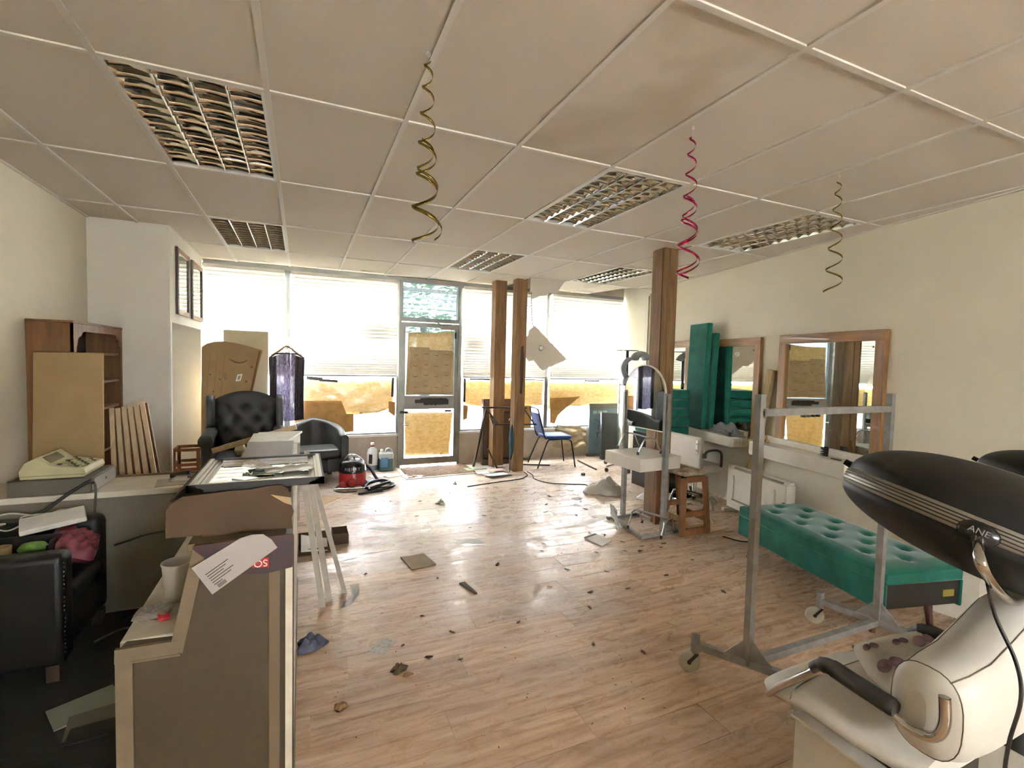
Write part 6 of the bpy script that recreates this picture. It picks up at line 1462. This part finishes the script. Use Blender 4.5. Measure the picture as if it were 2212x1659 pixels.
# ---- post and leaflets spilled beside the door mat
M_news = mat('newsprint', 'cfcabf', .85, c2='a5a199', sc=45); M_greenp = mat('green_leaflet', 'b9c9a4', .7, c2='7fa06a', sc=12); M_pinkp = mat('pink_leaflet', 'd8b3a6', .7); M_bluep = mat('blue_leaflet', '8fb4d8', .6)
rp = random.Random(4)
sheets = [(2.28, 6.52, .26, .17, .2, M_greenp, 'pale green leaflet at the left of the spilled post')]
names = ['sheet of white post spilled right of the door mat', 'sheet of newsprint spilled right of the door mat']
for i in range(17):
    sheets.append((2.28+.58*rp.random()*(1 if i > 3 else .5), 5.98+.58*rp.random(), rp.uniform(.10, .20), rp.uniform(.07, .14), rp.uniform(-.8, .8), (M_paper, M_news, M_folder)[i % 3] if i % 3 else M_news, names[0 if i % 3 else 1]))
sheets += [(2.52, 6.25, .22, .15, -.2, M_pinkp, 'pinkish leaflet among the spilled post'), (2.42, 5.98, .30, .13, .1, M_paper, 'white sheet lying nearest in the spilled post'), (1.36, 6.33, .26, .16, -.5, M_news, 'grey newspaper page on the door mat corner'), (1.12, 6.46, .22, .18, .4, M_news, 'newspaper page left of the door mat'),
           (.98, 6.50, .30, .17, .1, M_paper, 'white sheet on the floor by the jerrycan'), (.86, 6.28, .15, .09, .3, M_bluep, 'blue packet on the floor inside the vacuum hose'), (.80, 6.15, .16, .09, -.3, M_paper, 'white scrap under the vacuum hose'),
           (2.95, 6.45, .20, .12, .5, M_news, 'grey sheet on the floor behind the middle timber post')]
for i, (x, y, sx, sy, rz, m_, lab) in enumerate(sheets):
    ph = rp.uniform(0, 6); z0 = .0025+.0016*i if 0 < i < 20 else .003
    if 2.75 < x+.0 < 2.93 and 6.15 < y < 6.36: x -= .22
    c, s_ = math.cos(rz), math.sin(rz)
    def fn(u, v, x=x, y=y, sx=sx, sy=sy, c=c, s_=s_, z0=z0, ph=ph):
        a, b_ = (u-.5)*sx, (v-.5)*sy; return (x+a*c-b_*s_, y+a*s_+b_*c, z0+.006*(1+math.sin(6*u+ph+3*v))*abs(u-.5))
    tag(MB().surf(fn, 8, 5, .0008).build('paper_sheet', m_), lab, 'paper', 'papers on the floor')

# ---- single pieces on the boards
Pf = lambda pts, t_, m_, nm, lab, cat, z=.0008: tag(MB().prism(pts, t_, Matrix.Translation((0, 0, z))).build(nm, m_), lab, cat)
Pf([(.72, 3.753), (.80, 3.745), (.907, 3.762), (.949, 3.53), (.756, 3.49)], .008, mat('hardboard', '8e7a5e', .8, c2='82704f', sc=8), 'hardboard_piece', 'square of brown hardboard lying in the middle of the floor', 'board')
Pf([(1.019, 3.161), (1.061, 3.168), (1.088, 2.978), (1.07, 2.985)], .010, M_card, 'cardboard_scrap', 'pointed brown cardboard scrap on the middle of the floor', 'cardboard')
Pf([(.332, 2.596), (.401, 2.526), (.49, 2.631), (.419, 2.692)], .001, M_news, 'leaflet', 'pale leaflet lying flat on the boards near the desk', 'paper')
Pf([(.135, 5.525), (.16, 5.66), (.213, 5.741), (.401, 5.619), (.224, 5.406)], .004, mat('light_cardboard', 'b59a75', .85), 'cardboard_scrap', 'flat pale cardboard piece on the floor before the vacuum', 'cardboard')
t = thing('notebook', 'white notepad on the floor left of the mirror station', 'notebook', (2.42, 3.53, 0))
MB().prism([(2.327, 3.614), (2.471, 3.661), (2.515, 3.464), (2.36, 3.386)], .010, Matrix.Translation((0, 0, .001))).build('pages', M_paper, t)
MB().prism([(2.327, 3.614), (2.471, 3.661), (2.475, 3.64), (2.332, 3.592)], .002, Matrix.Translation((0, 0, .0112))).build('binding', M_ink, t)
tag(heap(.05, 2.76, .0, .075, .075, .055, 5, .6, 22).build('sock', mat('blue_grey_cloth', '6d7184', .9, c2='4d5160', sc=20)), 'crumpled blue grey sock on the floor against the desk', 'sock')
tag(heap(.455, 2.375, .0, .045, .03, .03, 8, .2, 16).build('dried_lump', mat('dried_moss', '5f5138', .95, c2='433823', sc=40, bump=.8, bsc=120)), 'dried brown lump on the boards in the foreground', 'debris')
tag(heap(.49, 2.325, .0, .025, .016, .012, 12, .1, 12).build('leaf_scrap', M_lf[1]), 'pale curled scrap touching the dried brown lump', 'debris')
tag(heap(.165, 2.213, .0, .028, .026, .02, 13, .1, 12).build('crumpled_wrapper', M_lf[1]), 'crumpled brown wrapper on the boards in the left foreground', 'wrapper')
tag(heap(1.395, 5.04, .0, .05, .06, .045, 2, .1, 16).build('crumpled_paper', M_paper), 'crumpled white paper ball on the floor before the door', 'paper')
tag(heap(1.78, 5.78, .0, .025, .03, .03, 22, .1, 12).build('crumpled_foil', M_news), 'small crumpled scrap on the floor before the spilled post', 'paper')
M_bag = trans_mat('white_plastic_bag', 'f2efe8', .5, gloss=.16, clear=.15)
tag(heap(3.42, 4.86, .0, .25, .22, .17, 15, .2, 40).build('plastic_bag', M_bag), 'large white plastic bag slumped on the floor left of the near timber post', 'plastic bag', 'plastic bags on the floor')
tag(MB().surf(crumple(lambda u, v: (2.70+.10*u+.03*v, 3.80-.10*v+.04*u, .005+.22*(1-v)*(1-.35*abs(u-.4))), .012, 31), 18, 18, .0008).build('plastic_bag', M_bag), 'white plastic bag standing against the left leg of the mirror station', 'plastic bag', 'plastic bags on the floor')
tag(heap(3.75, 4.30, .0, .16, .22, .10, 17, .4, 30).build('plastic_bag', M_bag), 'clear plastic bag on the floor behind the stool', 'plastic bag', 'plastic bags on the floor')
for i, (x, y, r_) in enumerate(((2.83, 4.90, .05), (2.78, 4.50, .06), (3.05, 5.05, .05), (2.92, 4.72, .07), (2.70, 4.75, .04), (3.0, 4.88, .05))):
    pl = [(x+r_*rp.uniform(.5, 1.2)*math.cos(2*math.pi*k/6), y+r_*rp.uniform(.5, 1.2)*math.sin(2*math.pi*k/6)) for k in range(6)]
    tag(MB().prism(pl, .0012, Matrix.Translation((0, 0, .0006+.0004*i))).build('paper_scrap', M_paper), 'white paper scrap on the boards left of the large plastic bag', 'paper', 'white paper scraps')
# ---- flexes and rods
cable([(1.888, 5.604, .006), (2.25, 5.68, .006), (2.646, 5.747, .006), (2.80, 5.85, .006), (2.87, 5.95, .006), (2.89, 6.10, .006)], .006, M_bcable, 'black flex from the middle timber post towards the vacuum')
cable([(2.95, 6.12, .006), (2.93, 5.90, .006), (2.86, 5.70, .006), (2.94, 5.448, .006), (3.15, 5.32, .006), (3.353, 5.215, .006), (3.30, 5.08, .006)], .006, M_bcable, 'black flex from the middle timber post towards the large plastic bag')
tag(MB().bar((2.96, 6.60, .010), (3.45, 6.37, .010), .02, .016).build('metal_rod', M_dmet), 'dark metal rod on the floor under the blue chair', 'rod')
tag(MB().bar((4.05, 6.55, .010), (3.97, 5.90, .010), .018, .016).build('metal_rod', M_dmet), 'dark metal rod on the floor right of the blue chair', 'rod')
tag(MB().box((3.62, 5.70, .016), (.05, .04, .03), (0, 0, .4)).build('rubber_block', M_black, bevel=.006), 'small black rubber block on the floor beside the castor stand', 'block')
# ---- grey smears on the boards
stn = mat('floor_stain', '8e8375', .5, c2='a29484', sc=9)
for pts in ([(1.226, 3.99), (1.29, 3.965), (1.35, 3.979), (1.43, 3.90), (1.46, 3.80), (1.36, 3.83), (1.28, 3.885)], [(.545, 4.50), (.66, 4.53), (.78, 4.47), (.87, 4.40), (.76, 4.40), (.64, 4.44)], [(.22, 3.10), (.30, 3.14), (.36, 3.28), (.37, 3.42), (.31, 3.40), (.31, 3.28), (.25, 3.18)]):
    MB().prism(pts, .0006, Matrix.Translation((0, 0, -.0001))).build('stain', stn, floor)
